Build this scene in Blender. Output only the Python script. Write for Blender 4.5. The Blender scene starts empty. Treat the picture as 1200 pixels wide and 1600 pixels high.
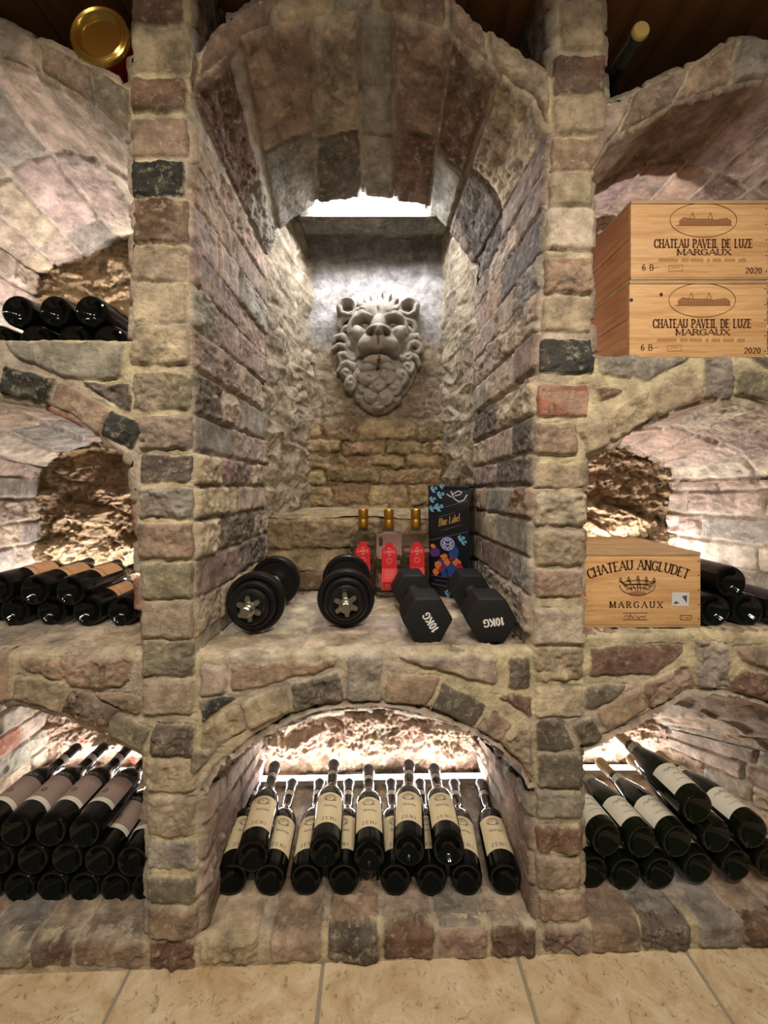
import bpy, bmesh, math, random
import numpy as np
from mathutils import Vector, Matrix

# ---------------------------------------------------------------- camera / world / light / exposure
SC = bpy.context.scene
COL = SC.collection
CAMZ = 1.05
FPX, CX, CY = 620.0, 585.0, 745.0
cam_d = bpy.data.cameras.new('camera'); cam = bpy.data.objects.new('camera', cam_d); COL.objects.link(cam)
cam.location = (0, 0, CAMZ); cam.rotation_euler = (math.pi/2, 0, 0)
cam_d.sensor_fit = 'HORIZONTAL'; cam_d.sensor_width = 36; cam_d.lens = FPX/1200*36
cam_d.shift_x = (600-CX)/1200; cam_d.shift_y = -(800-CY)/1200
cam_d.clip_start = .02
SC.camera = cam
SC.view_settings.view_transform = 'Standard'; SC.view_settings.look = 'None'
SC.view_settings.exposure = -0.32; SC.view_settings.gamma = 1; SC.view_settings.use_curve_mapping = False
world = bpy.data.worlds.new('world'); SC.world = world; world.use_nodes = True
world.node_tree.nodes['Background'].inputs[0].default_value = (1, .88, .74, 1)
world.node_tree.nodes['Background'].inputs[1].default_value = .10

ROOM_W = 35.0          # each ceiling downlight
LED_E = 70.0           # strip emission
def downlight(x, y, z, w, ax=0.0):
    l = bpy.data.lights.new('downlight', 'SPOT'); o = bpy.data.objects.new('downlight', l); COL.objects.link(o)
    l.energy = w; l.color = (1, .86, .69); l.shadow_soft_size = .022
    l.spot_size = math.radians(128); l.spot_blend = 1.0
    o.location = (x, y, z); o.rotation_euler = (ax, 0, 0)
for x, y in ((-.8, -.15), (.8, -.15), (-.22, -.42), (-.12, -.42), (.3, -.42), (.40, -.42)):
    downlight(x, y, 2.12, ROOM_W, math.radians(33))

# ---------------------------------------------------------------- numpy noise
_rng = np.random.RandomState(7)
_perm = _rng.permutation(256); _perm = np.concatenate([_perm, _perm, _perm])
_grad = _rng.normal(size=(256, 3)); _grad /= np.linalg.norm(_grad, axis=1)[:, None]
_grad = _grad.astype(np.float32)
def noise3(p):
    """p (...,3) -> about -1..1"""
    sh = p.shape[:-1]; q = p.reshape(-1, 3).astype(np.float32)
    f0 = np.floor(q); fr = q - f0; i = f0.astype(np.int64) & 255
    w = fr*fr*fr*(fr*(fr*6-15)+10)
    out = np.zeros(len(q), np.float32)
    for dx in (0, 1):
        wx = w[:, 0] if dx else 1-w[:, 0]
        a = _perm[(i[:, 0]+dx) & 255]
        for dy in (0, 1):
            wy = w[:, 1] if dy else 1-w[:, 1]
            b = _perm[(a+i[:, 1]+dy) & 255]
            for dz in (0, 1):
                wz = w[:, 2] if dz else 1-w[:, 2]
                g = _grad[_perm[(b+i[:, 2]+dz) & 255]]
                out += wx*wy*wz*((fr[:, 0]-dx)*g[:, 0]+(fr[:, 1]-dy)*g[:, 1]+(fr[:, 2]-dz)*g[:, 2])
    return (out*1.6).reshape(sh)
def fbm(p, o=3):
    a, t, r = 1.0, 0.0, 0
    for k in range(o):
        r = r + a*noise3(p*(2.03**k)+17.1*k); t += a; a *= .5
    return r/t
def sstep(a, b, x):
    t = np.clip((x-a)/(b-a), 0, 1); return t*t*(3-2*t)

# ---------------------------------------------------------------- helpers
def y0f(X): return .86+.03*X
def FP(px, py):
    k = (px-CX)/FPX
    Y = .86/(1-.03*k)
    return (k*Y, (CY-py)*Y/FPX)          # X, height relative to the lens
def WP(px, py, Y): return Vector(((px-CX)*Y/FPX, Y, CAMZ+(CY-py)*Y/FPX))
def lin(c):
    return tuple(((v/255.0+.055)/1.055)**2.4 if v > 10 else v/255/12.92 for v in c)

def mesh_np(name, V, F, mats, colors=None, smooth=True, parent=None, matidx=None):
    me = bpy.data.meshes.new(name)
    V = np.asarray(V, np.float32); F = np.asarray(F, np.int32)
    k = F.shape[1]
    me.vertices.add(len(V)); me.vertices.foreach_set('co', V.ravel())
    me.loops.add(F.size); me.loops.foreach_set('vertex_index', F.ravel())
    me.polygons.add(len(F)); me.polygons.foreach_set('loop_start', np.arange(len(F), dtype=np.int32)*k)
    me.polygons.foreach_set('loop_total', np.full(len(F), k, np.int32))
    if smooth: me.polygons.foreach_set('use_smooth', np.ones(len(F), bool))
    for m in mats: me.materials.append(m)
    if matidx is not None: me.polygons.foreach_set('material_index', np.asarray(matidx, np.int32))
    me.update(calc_edges=True)
    if colors is not None:
        at = me.color_attributes.new('Col', 'FLOAT_COLOR', 'POINT')
        at.data.foreach_set('color', np.asarray(colors, np.float32).ravel())
    me.validate()
    o = bpy.data.objects.new(name, me); COL.objects.link(o)
    if parent: o.parent = parent
    return o

def grid_faces(n, m, keep=None):
    idx = np.arange(n*m).reshape(n, m)
    F = np.stack([idx[:-1, :-1], idx[1:, :-1], idx[1:, 1:], idx[:-1, 1:]], -1)
    if keep is not None: return F[keep]
    return F.reshape(-1, 4)

class Acc:
    """collects displaced grids that make one wall"""
    def __init__(s): s.V = []; s.F = []; s.C = []; s.M = []; s.n = 0
    def add(s, P, C, keep=None, mi=0):
        n, m = P.shape[:2]
        F = grid_faces(n, m, keep)
        used = np.zeros(n*m, bool); used[F.ravel()] = True
        remap = np.cumsum(used)-1
        s.V.append(P.reshape(-1, 3)[used]); s.C.append(C.reshape(-1, 4)[used])
        s.F.append(remap[F]+s.n); s.n += int(used.sum()); s.M.append(np.full(len(F), mi))
    def build(s, name, mats):
        o = mesh_np(name, np.concatenate(s.V), np.concatenate(s.F), mats, np.concatenate(s.C), matidx=np.concatenate(s.M))
        o['kind'] = 'structure'
        return o

def tag(o, label, cat, group=None):
    o['label'] = label; o['category'] = cat
    if group: o['group'] = group
    return o

# ---------------------------------------------------------------- materials
def newmat(name):
    m = bpy.data.materials.new(name); m.use_nodes = True
    nt = m.node_tree; b = nt.nodes['Principled BSDF']
    return m, nt, b
def N(nt, t, **kw):
    n = nt.nodes.new(t)
    for k, v in kw.items():
        if k.startswith('i_'):
            key = k[2:]; key = int(key) if key.isdigit() else key.replace('_', ' ')
            n.inputs[key].default_value = v
        else: setattr(n, k, v)
    return n
def plain(name, c, rough=.5, metal=0.0, spec=.5, coat=0.0, trans=0.0, ior=1.45):
    m, nt, b = newmat(name)
    b.inputs['Base Color'].default_value = (*lin(c), 1); b.inputs['Roughness'].default_value = rough
    b.inputs['Metallic'].default_value = metal; b.inputs['Specular IOR Level'].default_value = spec
    b.inputs['Coat Weight'].default_value = coat; b.inputs['Transmission Weight'].default_value = trans
    b.inputs['IOR'].default_value = ior
    return m
def speckle(m, scale=60, amt=.15, bump=.1, dist=.001):
    """mottle a plain material so that it reads as a real surface"""
    nt = m.node_tree; b = nt.nodes['Principled BSDF']
    tc = N(nt, 'ShaderNodeTexCoord'); n = N(nt, 'ShaderNodeTexNoise', i_Scale=scale, i_Detail=6.0)
    nt.links.new(tc.outputs['Object'], n.inputs['Vector'])
    c = tuple(b.inputs['Base Color'].default_value)
    mx = N(nt, 'ShaderNodeMix', data_type='RGBA')
    mx.inputs[6].default_value = tuple(v*(1-amt) for v in c[:3])+(1,); mx.inputs[7].default_value = tuple(min(1, v*(1+amt)) for v in c[:3])+(1,)
    nt.links.new(n.outputs['Fac'], mx.inputs[0]); nt.links.new(mx.outputs[2], b.inputs['Base Color'])
    bp = N(nt, 'ShaderNodeBump', i_Strength=bump, i_Distance=dist)
    nt.links.new(n.outputs['Fac'], bp.inputs['Height']); nt.links.new(bp.outputs[0], b.inputs['Normal'])
    return m

def masonry_mat(name, smear=.5, bumpd=.007, rockiness=0):
    m, nt, b = newmat(name); L = nt.links.new
    b.inputs['Roughness'].default_value = .88; b.inputs['Specular IOR Level'].default_value = .25
    tc = N(nt, 'ShaderNodeTexCoord'); at = N(nt, 'ShaderNodeVertexColor', layer_name='Col')
    n1 = N(nt, 'ShaderNodeTexNoise', i_Scale=22.0, i_Detail=9.0, i_Roughness=.65)
    n2 = N(nt, 'ShaderNodeTexNoise', i_Scale=55.0, i_Detail=8.0, i_Roughness=.7)
    n3 = N(nt, 'ShaderNodeTexNoise', i_Scale=150.0, i_Detail=6.0, i_Roughness=.7)
    n4 = N(nt, 'ShaderNodeTexNoise', i_Scale=9.0, i_Detail=5.0, i_Roughness=.6)
    for n in (n1, n2, n3, n4): L(tc.outputs['Object'], n.inputs['Vector'])
    r1 = N(nt, 'ShaderNodeMapRange', i_1=.3, i_2=.72, i_3=.48, i_4=1.42); L(n1.outputs['Fac'], r1.inputs[0])
    mu = N(nt, 'ShaderNodeMix', data_type='RGBA', blend_type='MULTIPLY'); mu.inputs[0].default_value = 1
    L(at.outputs['Color'], mu.inputs[6]); L(r1.outputs[0], mu.inputs[7])
    # lime smears
    r2 = N(nt, 'ShaderNodeMapRange', i_1=.53, i_2=.66, i_3=0.0, i_4=smear); L(n2.outputs['Fac'], r2.inputs[0])
    m2 = N(nt, 'ShaderNodeMix', data_type='RGBA'); m2.inputs[7].default_value = (*lin((212, 200, 176)), 1)
    L(r2.outputs[0], m2.inputs[0]); L(mu.outputs[2], m2.inputs[6])
    # soot
    r4 = N(nt, 'ShaderNodeMapRange', i_1=.5, i_2=.68, i_3=0.0, i_4=.42); L(n4.outputs['Fac'], r4.inputs[0])
    m4 = N(nt, 'ShaderNodeMix', data_type='RGBA'); m4.inputs[7].default_value = (*lin((86, 80, 74)), 1)
    mm = N(nt, 'ShaderNodeMath', operation='MULTIPLY'); L(r4.outputs[0], mm.inputs[0]); L(at.outputs['Alpha'], mm.inputs[1])
    L(mm.outputs[0], m4.inputs[0]); L(m2.outputs[2], m4.inputs[6])
    # pits
    r3 = N(nt, 'ShaderNodeMapRange', i_1=.30, i_2=.42, i_3=.45, i_4=1.0); L(n3.outputs['Fac'], r3.inputs[0])
    m3 = N(nt, 'ShaderNodeMix', data_type='RGBA', blend_type='MULTIPLY'); m3.inputs[0].default_value = 1
    L(m4.outputs[2], m3.inputs[6]); L(r3.outputs[0], m3.inputs[7]); L(m3.outputs[2], b.inputs['Base Color'])
    ad = N(nt, 'ShaderNodeMath', operation='MULTIPLY_ADD'); ad.inputs[1].default_value = .45
    L(n3.outputs['Fac'], ad.inputs[0]); L(n2.outputs['Fac'], ad.inputs[2])
    bp = N(nt, 'ShaderNodeBump', i_Strength=.9, i_Distance=bumpd); L(ad.outputs[0], bp.inputs['Height']); L(bp.outputs[0], b.inputs['Normal'])
    return m
MAS = masonry_mat('reclaimed_brick')
ROCK = masonry_mat('rough_stone', smear=.3, bumpd=.010)

PAL = dict(b=(190,174,150), g=(158,152,142), d=(112,104,96), r=(172,118,98), k=(62,64,62), p=(180,162,148),
           w=(200,188,168), o=(140,134,114), n=(164,142,124), m=(152,132,122), x=(126,100,86))
PAL = {k: np.array(lin(v)) for k, v in PAL.items()}
MORT = np.array(lin((204, 192, 160)))
MORT2 = np.array(lin((186, 174, 158)))

def layout(U, V, bricks, P, rnd, mort=MORT, bev=.008, depth=1.0, warp=1.0):
    """bricks: (convex polygon in U,V ; colour code). Returns height, colour(rgba)."""
    wu = (.0045*noise3(P*28+3.1)+.0018*noise3(P*95+8.3))*warp; wv = (.0045*noise3(P*28+31.7)+.0018*noise3(P*95+77.3))*warp
    Uw, Vw = U+wu, V+wv
    dist = np.full(U.shape, -1.0, np.float32); bid = np.full(U.shape, -1, np.int32)
    cen = []
    for k, (poly, c) in enumerate(bricks):
        q = np.array(poly, float); x, y = q[:, 0], q[:, 1]
        area = np.sum(x*np.roll(y, -1)-np.roll(x, -1)*y)
        if area < 0: q = q[::-1]
        cen.append(q.mean(0))
        lo, hi = q.min(0)-.008, q.max(0)+.008
        m = (U > lo[0]) & (U < hi[0]) & (V > lo[1]) & (V < hi[1])
        if not m.any(): continue
        uu, vv = Uw[m], Vw[m]; d = np.full(uu.shape, 9.0)
        for i in range(len(q)):
            a, b_ = q[i], q[(i+1) % len(q)]; e = b_-a; l = math.hypot(*e)
            if l < 1e-6: continue
            di = ((uu-a[0])*(-e[1])+(vv-a[1])*e[0])/l
            # rounded corners: soft minimum
            d = np.minimum(d, di)-np.clip(.004-np.abs(d-di), 0, None)*.35
        cur = dist[m]; up = d > cur
        cur[up] = d[up]; dist[m] = cur
        bb = bid[m]; bb[up & (d > -.0022)] = k; bid[m] = bb
    nb = len(bricks)
    hm = np.array([rnd.uniform(.0045, .0105) for _ in range(nb)]+[0])*depth
    rg = np.array([rnd.choice((.35, .6, 1.0, 1.7)) for _ in range(nb)]+[0])
    tu = np.array([rnd.uniform(-.035, .035) for _ in range(nb)]+[0]); tv = np.array([rnd.uniform(-.035, .035) for _ in range(nb)]+[0])
    ce = np.array(cen+[(0, 0)]); 
    cc = np.array([PAL[c]*rnd.uniform(.86, 1.14)*np.array([1, rnd.uniform(.97, 1.03), rnd.uniform(.93, 1.06)]) for _, c in bricks]+[mort])
    dist = dist+.0022; s = np.clip(dist/bev, 0, 1)*(bid >= 0); prof = np.sqrt(1-(1-s)**2)
    off = (bid*13.7)[..., None]
    f1 = fbm(P*24+off, 3); f2 = fbm(P*85+off, 3); f3 = noise3(P*50+5)
    h = hm[bid]*prof+prof*(tu[bid]*(U-ce[bid, 0])+tv[bid]*(V-ce[bid, 1]))
    h = h+prof*rg[bid]*(.0085*f1+.0042*f2)-prof*.004*sstep(.35, .7, f3)*np.minimum(1, rg[bid])
    mo = .0028*fbm(P*30+40, 3)+.0013*f2
    gr = np.exp(-((dist-.0005)/.0022)**2)*sstep(-.15, .45, noise3(P*17+50)); h = h+(1-prof)*mo-.0055*gr
    bm = sstep(0, .0022, dist)*(bid >= 0)
    g = fbm(P*14+off*.5+9, 2)[..., None]; g2 = fbm(P*42+off, 2)[..., None]
    bc = cc[bid]*(1+.38*g+.30*g2)
    # patches of exposed red or dark core
    core = sstep(.28, .6, noise3(P*11+off))[..., None]*.4
    alt = np.array([PAL[rnd.choice('xdgnbpgnbpwbgn')] for _ in range(nb)]+[mort])[bid]
    bc = bc*(1-core)+alt*core
    mc = (mort+(MORT2-mort)*sstep(-.3, .5, noise3(P*6))[..., None])*(1+.22*f1[..., None]+.12*f2[..., None])
    C = np.empty(U.shape+(4,), np.float32)
    C[..., :3] = np.clip(mc*(1-bm[..., None])+bc*bm[..., None], .01, .95); C[..., 3] = bm
    return h, C

def normals(P, toward):
    du = np.gradient(P, axis=0); dv = np.gradient(P, axis=1)
    n = np.cross(du, dv); n /= np.linalg.norm(n, axis=-1)[..., None]+1e-9
    c = P.mean((0, 1)); s = np.einsum('k,k', n.mean((0, 1)), np.asarray(toward)-c)
    return n if s > 0 else -n

def resample(pts, n):
    p = np.array(pts, float); d = np.r_[0, np.cumsum(np.linalg.norm(np.diff(p, axis=0), axis=1))]
    t = np.linspace(0, d[-1], n)
    return np.stack([np.interp(t, d, p[:, i]) for i in range(p.shape[1])], 1), d[-1]

def rock_height(P, U, V, amp=.03, seed=0.0, sc=1.0, fine=1.0):
    q = P+.03*np.stack([noise3(P*9+seed), noise3(P*9+4+seed), noise3(P*9+9+seed)], -1)
    st = q*np.array([5., 5., 13.])*sc+seed
    a = 1-np.abs(fbm(st, 3))*2.0
    b_ = V*9.5*sc+.9*noise3(q*4+seed)+.5*noise3(q*11+2)
    saw = b_-np.floor(b_); saw = np.where(saw < .82, saw/.82, (1-saw)/.18)
    cellv = noise3(np.stack([q[..., 0]*7*sc, q[..., 1]*7, np.floor(b_)*3.3], -1)+seed)
    return amp*(.45*a+.5*saw*(.6+.5*cellv)+.35*cellv+fine*(.30*(.5-np.abs(fbm(q*30, 3))*1.8)+.26*fbm(q*62, 3)+.16*fbm(P*130, 2))-.40)
def rock_color(P, tones, seed=0.0):
    t = np.array([lin(c) for c in tones])
    a = sstep(-.35, .45, fbm(P*7+seed, 3))[..., None]; b_ = sstep(.1, .6, fbm(P*15+seed+30, 3))[..., None]
    c = t[0]*(1-a)+t[1]*a; c = c*(1-b_)+t[2]*b_
    if len(t) > 3:
        k = sstep(.30, .42, fbm(P*np.array([8., 8., 13.])+seed+60, 4))[..., None]; c = c*(1-k)+t[3]*k
    c = c*(1+.25*fbm(P*60, 2)[..., None])
    C = np.ones(P.shape[:2]+(4,), np.float32); C[..., :3] = np.clip(c, .01, .95); C[..., 3] = .5
    return C
# ---------------------------------------------------------------- the masonry
RND = random.Random(11)
SZ = CAMZ
def T(x0, y0, s): return lambda *pts: [FP(x0+x*s, y0+y*s) for x, y in pts]
def R(x0, y0, x1, y1): return [FP(x0, y0), FP(x1, y0), FP(x1, y1), FP(x0, y1)]
FB = []   # bricks of the front face, in (X, height over the lens)
def add(poly, c): FB.append((poly, c))

# left pier
for r, c in (((205,-60,288,-18),'n'),((205,-10,285,38),'x'),((204,46,297,113),'b'),((206,127,290,176),'x'),((204,188,294,246),'n'),((203,253,288,307),'k'),
             ((211,314,294,379),'x'),((206,386,291,438),'b'),((204,444,289,503),'b'),((206,513,294,569),'b'),((210,584,297,640),'o'),
             ((221,651,302,700),'p'),((221,712,306,752),'d'),((221,764,306,808),'g'),((219,819,306,871),'n'),((221,881,302,933),'o'),
             ((223,940,302,994),'b'),((224,1002,303,1053),'o'),((225,1060,302,1113),'b'),((225,1184,305,1234),'b'),((230,1246,306,1303),'b'),
             ((229,1314,307,1354),'g'),((229,1369,307,1406),'o'),((231,1416,309,1460),'n'),((236,1469,303,1510),'x')):
    add(R(*r), c)
add([FP(244,1132), FP(303,1133), FP(303,1176), FP(233,1176)], 'd')
# right pier
for r, c in (((880,-62,948,-2),'n'),((877,8,946,80),'b'),((866,92,946,147),'x'),((866,156,945,211),'b'),((857,219,941,267),'n'),((857,274,932,322),'b'),
             ((852,330,931,390),'w'),((848,406,928,458),'n'),((849,466,923,518),'b'),((843,532,928,583),'k'),((838,602,917,650),'r'),
             ((834,664,900,710),'n'),((833,724,917,762),'b'),((835,772,912,819),'w'),((835,832,911,880),'b'),((836,892,910,930),'n'),
             ((831,952,912,1003),'w'),((834,1013,908,1062),'b'),((837,1074,908,1117),'b'),
             ((842,1178,910,1226),'d'),((840,1234,910,1274),'g'),((837,1289,911,1328),'x'),((836,1340,908,1386),'p'),((841,1399,913,1436),'n'),((850,1448,920,1483),'m')):
    add(R(*r), c)
add([FP(839,1126), FP(880,1128), FP(896,1168), FP(841,1172)], 'd')
# left upper shelf face
t = T(0, 430, .375)
for p, c in ((t((30,280),(520,288),(500,430),(300,430),(60,335)),'g'), (t((20,380),(232,438),(205,562),(0,517)),'k'), (t((350,450),(545,462),(545,575)),'d'),
             (t((252,450),(460,560),(410,662),(215,562)),'n'), (t((465,562),(600,622),(550,722),(420,668)),'k'),
             (t((-230,290),(-20,285),(-30,360),(-230,345)),'n'), (t((-240,370),(-25,375),(-30,505),(-240,500)),'b')): add(p, c)
# left lower shelf face
t = T(0, 980, .26667)
for p, c in ((t((-140,150),(45,140),(60,420),(-140,450)),'n'), (t((130,185),(760,178),(750,320),(700,348),(480,345),(200,245)),'n'), (t((100,283),(385,325),(348,492),(75,415)),'b'),
             (t((445,362),(700,475),(612,606),(365,482)),'x'), (t((560,388),(815,405),(815,510),(740,480)),'n'), (t((680,497),(880,602),(820,728),(620,610)),'o'),
             (t((-400,170),(-170,150),(-180,300),(-400,300)),'b')): add(p, c)
# centre shelf face
t = T(200, 980, .26667); u = T(290, 980, .475); v = T(520, 980, .35)
for p, c in ((t((432,228),(568,228),(572,388),(436,392)),'p'), (u((150,125),(497,108),(490,122),(260,190),(155,208)),'n'), (t((430,418),(640,412),(436,552)),'k'),
             (u((352,190),(495,150),(520,215),(518,240),(362,268)),'d'), (u((180,250),(330,200),(348,270),(215,330)),'b'), (u((52,330),(168,262),(205,335),(110,390),(62,420)),'b'),
             (u((22,400),(100,395),(60,450),(22,480)),'o'),
             (u((537,92),(640,92),(640,245),(535,237)),'g'), (v((297,127),(722,130),(722,252),(480,190)),'p'), (v((782,135),(874,135),(874,264),(782,264)),'d'),
             (v((252,207),(480,225),(408,348),(232,338)),'n'), (v((492,243),(675,345),(625,438),(440,362)),'d'), (v((738,303),(883,312),(883,393)),'x'),
             (v((712,372),(798,430),(745,513),(648,455)),'n'), (v((840,412),(880,440),(890,660),(800,590),(757,505)),'b')): add(p, c)
# right upper shelf face
t = T(740, 520, .3833)
for p, c in ((t((500,68),(900,90),(700,193),(520,165)),'g'), (t((942,78),(1045,80),(1045,268),(940,262)),'g'), (t((1112,84),(1330,90),(1330,140),(1200,142)),'d'),
             (t((503,228),(560,215),(610,240),(520,270)),'x'), (t((748,217),(898,167),(935,268),(752,338)),'b'), (t((545,335),(700,243),(743,328),(600,436),(560,438)),'b'),
             (t((432,400),(535,370),(555,450),(470,497)),'b'), (t((1082,157),(1300,182),(1260,300),(1062,248)),'o'), (t((1330,200),(1500,300),(1440,400),(1290,310)),'n')): add(p, c)
# right lower shelf face
t = T(820, 960, .31667)
for p, c in ((t((325,167),(560,152),(780,152),(780,190),(640,288),(320,298)),'x'), (t((838,112),(998,152),(998,348),(850,350)),'g'), (t((1045,160),(1260,150),(1260,290),(1070,212)),'m'),
             (t((1062,272),(1260,312),(1260,440),(1003,350)),'x'), (t((572,352),(798,252),(843,355),(612,457)),'n'), (t((355,480),(550,362),(600,458),(405,572)),'n'),
             (t((300,352),(498,348),(400,428),(292,452)),'d'), (t((238,542),(320,507),(378,598),(280,636)),'d')): add(p, c)
# sills
for r, c in (((-120,1480,-45,1504),'n'),((-38,1480,42,1504),'g'),((50,1480,110,1504),'x'),((118,1480,226,1506),'n'),
             ((314,1460,402,1500),'b'),((424,1464,500,1497),'n'),((514,1462,590,1496),'d'),((600,1460,676,1495),'x'),((686,1460,760,1494),'n'),((768,1458,834,1488),'x'),
             ((925,1444,998,1482),'n'),((1003,1442,1072,1476),'d'),((1092,1438,1154,1474),'g'),((1162,1434,1222,1472),'x'),((1230,1432,1300,1470),'n')):
    add(R(r[0], r[1]-7, r[2], r[3]), c)
# far piers, out of frame
for zz in np.arange(-1.0, 1.2, .086):
    for xa, xb in ((-1.26, -1.15), (1.12, 1.22)):
        add([(xa, zz), (xb, zz), (xb, zz+.07), (xa, zz+.07)], RND.choice('bgnop'))
# arch ring bricks facing the room
def ring(outer, inner, n, cols, gap=.012):
    o, _ = resample([FP(*p) for p in outer], 200); i, _ = resample([FP(*p) for p in inner], 200)
    cuts = np.linspace(0, 199, n+1) if isinstance(n, int) else np.array(n)*199
    for k in range(len(cuts)-1):
        a, b = cuts[k], cuts[k+1]
        L = np.linalg.norm(i[int(b)]-i[int(a)]); g = gap/2/L*(b-a)
        ia, ib = int(a+g), int(b-g)
        m = lambda t, w: (t[0]*(1-w)+t[1]*w)
        A = o[ia]*.86+i[ia]*.14; B = o[ib]*.86+i[ib]*.14; C_ = i[ib]*.93+o[ib]*.07; D = i[ia]*.93+o[ia]*.07
        add([tuple(A), tuple(B), tuple(C_), tuple(D)], cols[k % len(cols)])

A1i = [(-232,228),(-150,140),(-80,98),(-13,86),(60,112),(140,158),(205,218)]
A1o = [(-232,140),(-150,72),(-80,36),(-13,24),(75,65),(150,103),(206,136)]
C1i = [(295,186),(303,132),(320,108),(345,88),(373,52),(410,40),(480,30),(560,12),(610,18),(700,46),(735,76),(780,108),(835,148),(862,205)]
C1o = [(299,92),(311,76),(342,35),(400,2),(470,-30),(580,-45),(690,-30),(730,26),(790,67),(864,118)]
R1i = [(926,262),(949,221),(990,199),(1061,158),(1125,139),(1180,122),(1240,128),(1320,155),(1392,225)]
R1o = [(945,157),(971,150),(1050,112),(1108,90),(1144,58),(1186,56),(1240,80),(1320,105),(1392,150)]
ring(A1o, A1i, [0,.14,.27,.40,.53,.67,.86,1], 'nbgbpno')
ring(C1o, C1i, [0,.085,.30,.42,.52,.68,.80,1], 'xnbgnnb', gap=.02)
ring(R1o, R1i, [0,.11,.30,.47,.60,.72,.86,1], 'pmnggbn')

# openings: name, front outline segments (X, h) with the matching outline at the back (X, h), depth
def prof(px): return [FP(*p) for p in px]
def archback(front, L, R_, hs, ha):
    out = []
    n = len(front)
    for k in range(n):
        t = k/(n-1); x = L+(R_-L)*t; out.append((x, hs+(ha-hs)*math.sin(math.pi*t)**.8))
    return out
BAYS = []
def bay(name, fz, Lpx, Rpx, arch, Yb, bL, bR, bfz, aback, pal, mort, wall_z=None, arch_rows=None, fl=None, arch_breaks=None, arch_cols=None, Lfl=None, Rfl=None):
    A = prof(arch)
    Lx = [(x, y) for x, y in (Lpx or [])]; Rx = [(x, y) for x, y in (Rpx or [])]
    FL = (Lfl if Lfl is not None else A[0][0], fz); FR = (Rfl if Rfl is not None else A[-1][0], fz)
    wl = [FL]+[FP(*p) for p in Lx]+[A[0]]          # bottom to top
    wr = [FR]+[FP(*p) for p in Rx]+[A[-1]]
    BL, BR = (bL, bfz), (bR, bfz)
    BAYS.append(dict(name=name, floor=([(FL[0]-.014, FL[1]), (FR[0]+.014, FR[1])], [(BL[0]-.014, BL[1]), (BR[0]+.014, BR[1])]), wl=(wl, [BL, aback[0]]), wr=(wr, [BR, aback[-1]]), arch=(A, aback), Yb=Yb, pal=pal, mort=mort,
                     wall_z=wall_z, arch_rows=arch_rows, fl=fl, arch_breaks=arch_breaks, arch_cols=arch_cols, poly=[FL, FR]+wr[1:-1]+A[::-1]+wl[1:-1][::-1]))
a = prof(A1i)
bay('left', .291, None, None, A1i, 1.34, -1.156, -.50, .291, [(-1.156,.70),(-1.048,.735),(-.94,.785),(-.832,.828),(-.72,.81),(-.61,.76),(-.50,.70)], 'wpgpb', MORT2, Rfl=FP(205,535)[0], Lfl=-1.15)
O2i = [(-232,735),(-150,665),(-80,628),(0,616),(60,626),(110,648),(155,685),(205,722)]
bay('left', -.37, [], None, O2i, 1.34, -1.156, -.50, -.37, [(-1.156,-.01),(-1.135,.041),(-1.048,.086),(-.93,.13),(-.81,.14),(-.70,.125),(-.58,.07),(-.50,.0)], 'wppgrb', MORT2, Rfl=FP(222,1015)[0], Lfl=-1.15)
O3i = [(-232,1190),(-150,1130),(-60,1103),(27,1097),(66,1109),(115,1127),(165,1150),(228,1184)]
bay('left', -.985, None, None, O3i, 1.34, -1.13, -.50, -.985, archback(O3i, -1.13, -.50, -.66, -.56), 'pgbrw', MORT2, Rfl=FP(231,1460)[0], Lfl=-1.15)
courses = [(FP(250, y1)[1], FP(250, y0)[1]) for y0, y1 in ((127,176),(188,246),(253,307),(314,379),(386,438),(444,503),(513,569),(584,640),(651,700),(712,752),(764,808),(819,871),(881,933),(940,994))]
bay('centre', -.38, [(303,1000),(300,640),(295,400)], [(832,1000),(834,800),(840,600),(852,400)], C1i, 1.29, -.362, .339, -.38,
    [((x-CX)*1.29/FPX, (CY-y)*1.29/FPX) for x, y in ((409,396),(413,388),(418,376),(424,362),(431,350),(446,336),(490,306),(569,295),(616,299),(668,310),(690,330),(706,346),(728,372),(750,404))],
    'pmgbnpgnpmd', MORT2, wall_z=courses, arch_rows=[(300,350),(374,480),(488,554),(562,611),(619,705),(712,777),(787,864)], arch_breaks=(0,.245,.43), arch_cols=['xnbgnxb','ggdgxgd'],
    Lfl=FP(303,1020)[0], Rfl=FP(831,1020)[0])
C2i = [(313,1238),(335,1200),(378,1168),(409,1144),(454,1118),(499,1103),(549,1096),(599,1096),(660,1106),(698,1118),(741,1141),(784,1163),(815,1192),(836,1238)]
bay('centre', -.985, None, None, C2i, 1.30, -.377, .356, -.985, archback(C2i, -.377, .356, -.86, -.785), 'mpngb', MORT2, Lfl=FP(310,1455)[0], Rfl=FP(838,1455)[0])
bay('right', .268, None, None, R1i, 1.34, .50, 1.06, .268, archback(R1i, .50, 1.06, .72, .90), 'mnxpn', MORT2, Lfl=FP(925,552)[0])
R2i = [(918,712),(970,688),(1023,654),(1058,641),(1104,625),(1150,621),(1200,632),(1280,660),(1340,700),(1380,745)]
bay('right', -.345, None, None, R2i, 1.34, .40, 1.01, -.345, [(.40,-.05),(.53,.05),(.68,.115),(.76,.13),(.832,.115),(.88,.09),(.931,.056),(.97,.04),(.996,.03),(1.016,-.02)], 'wpgpn', MORT2, Lfl=FP(910,985)[0])
R3i = [(910,1168),(942,1152),(981,1134),(1035,1101),(1071,1082),(1110,1076),(1160,1085),(1220,1105),(1300,1150),(1385,1220)]
bay('right', -.985, None, None, R3i, 1.34, .50, 1.0, -.985, archback(R3i, .50, 1.0, -.86, -.80), 'mnpgb', MORT2, Lfl=FP(910,1435)[0])
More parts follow.
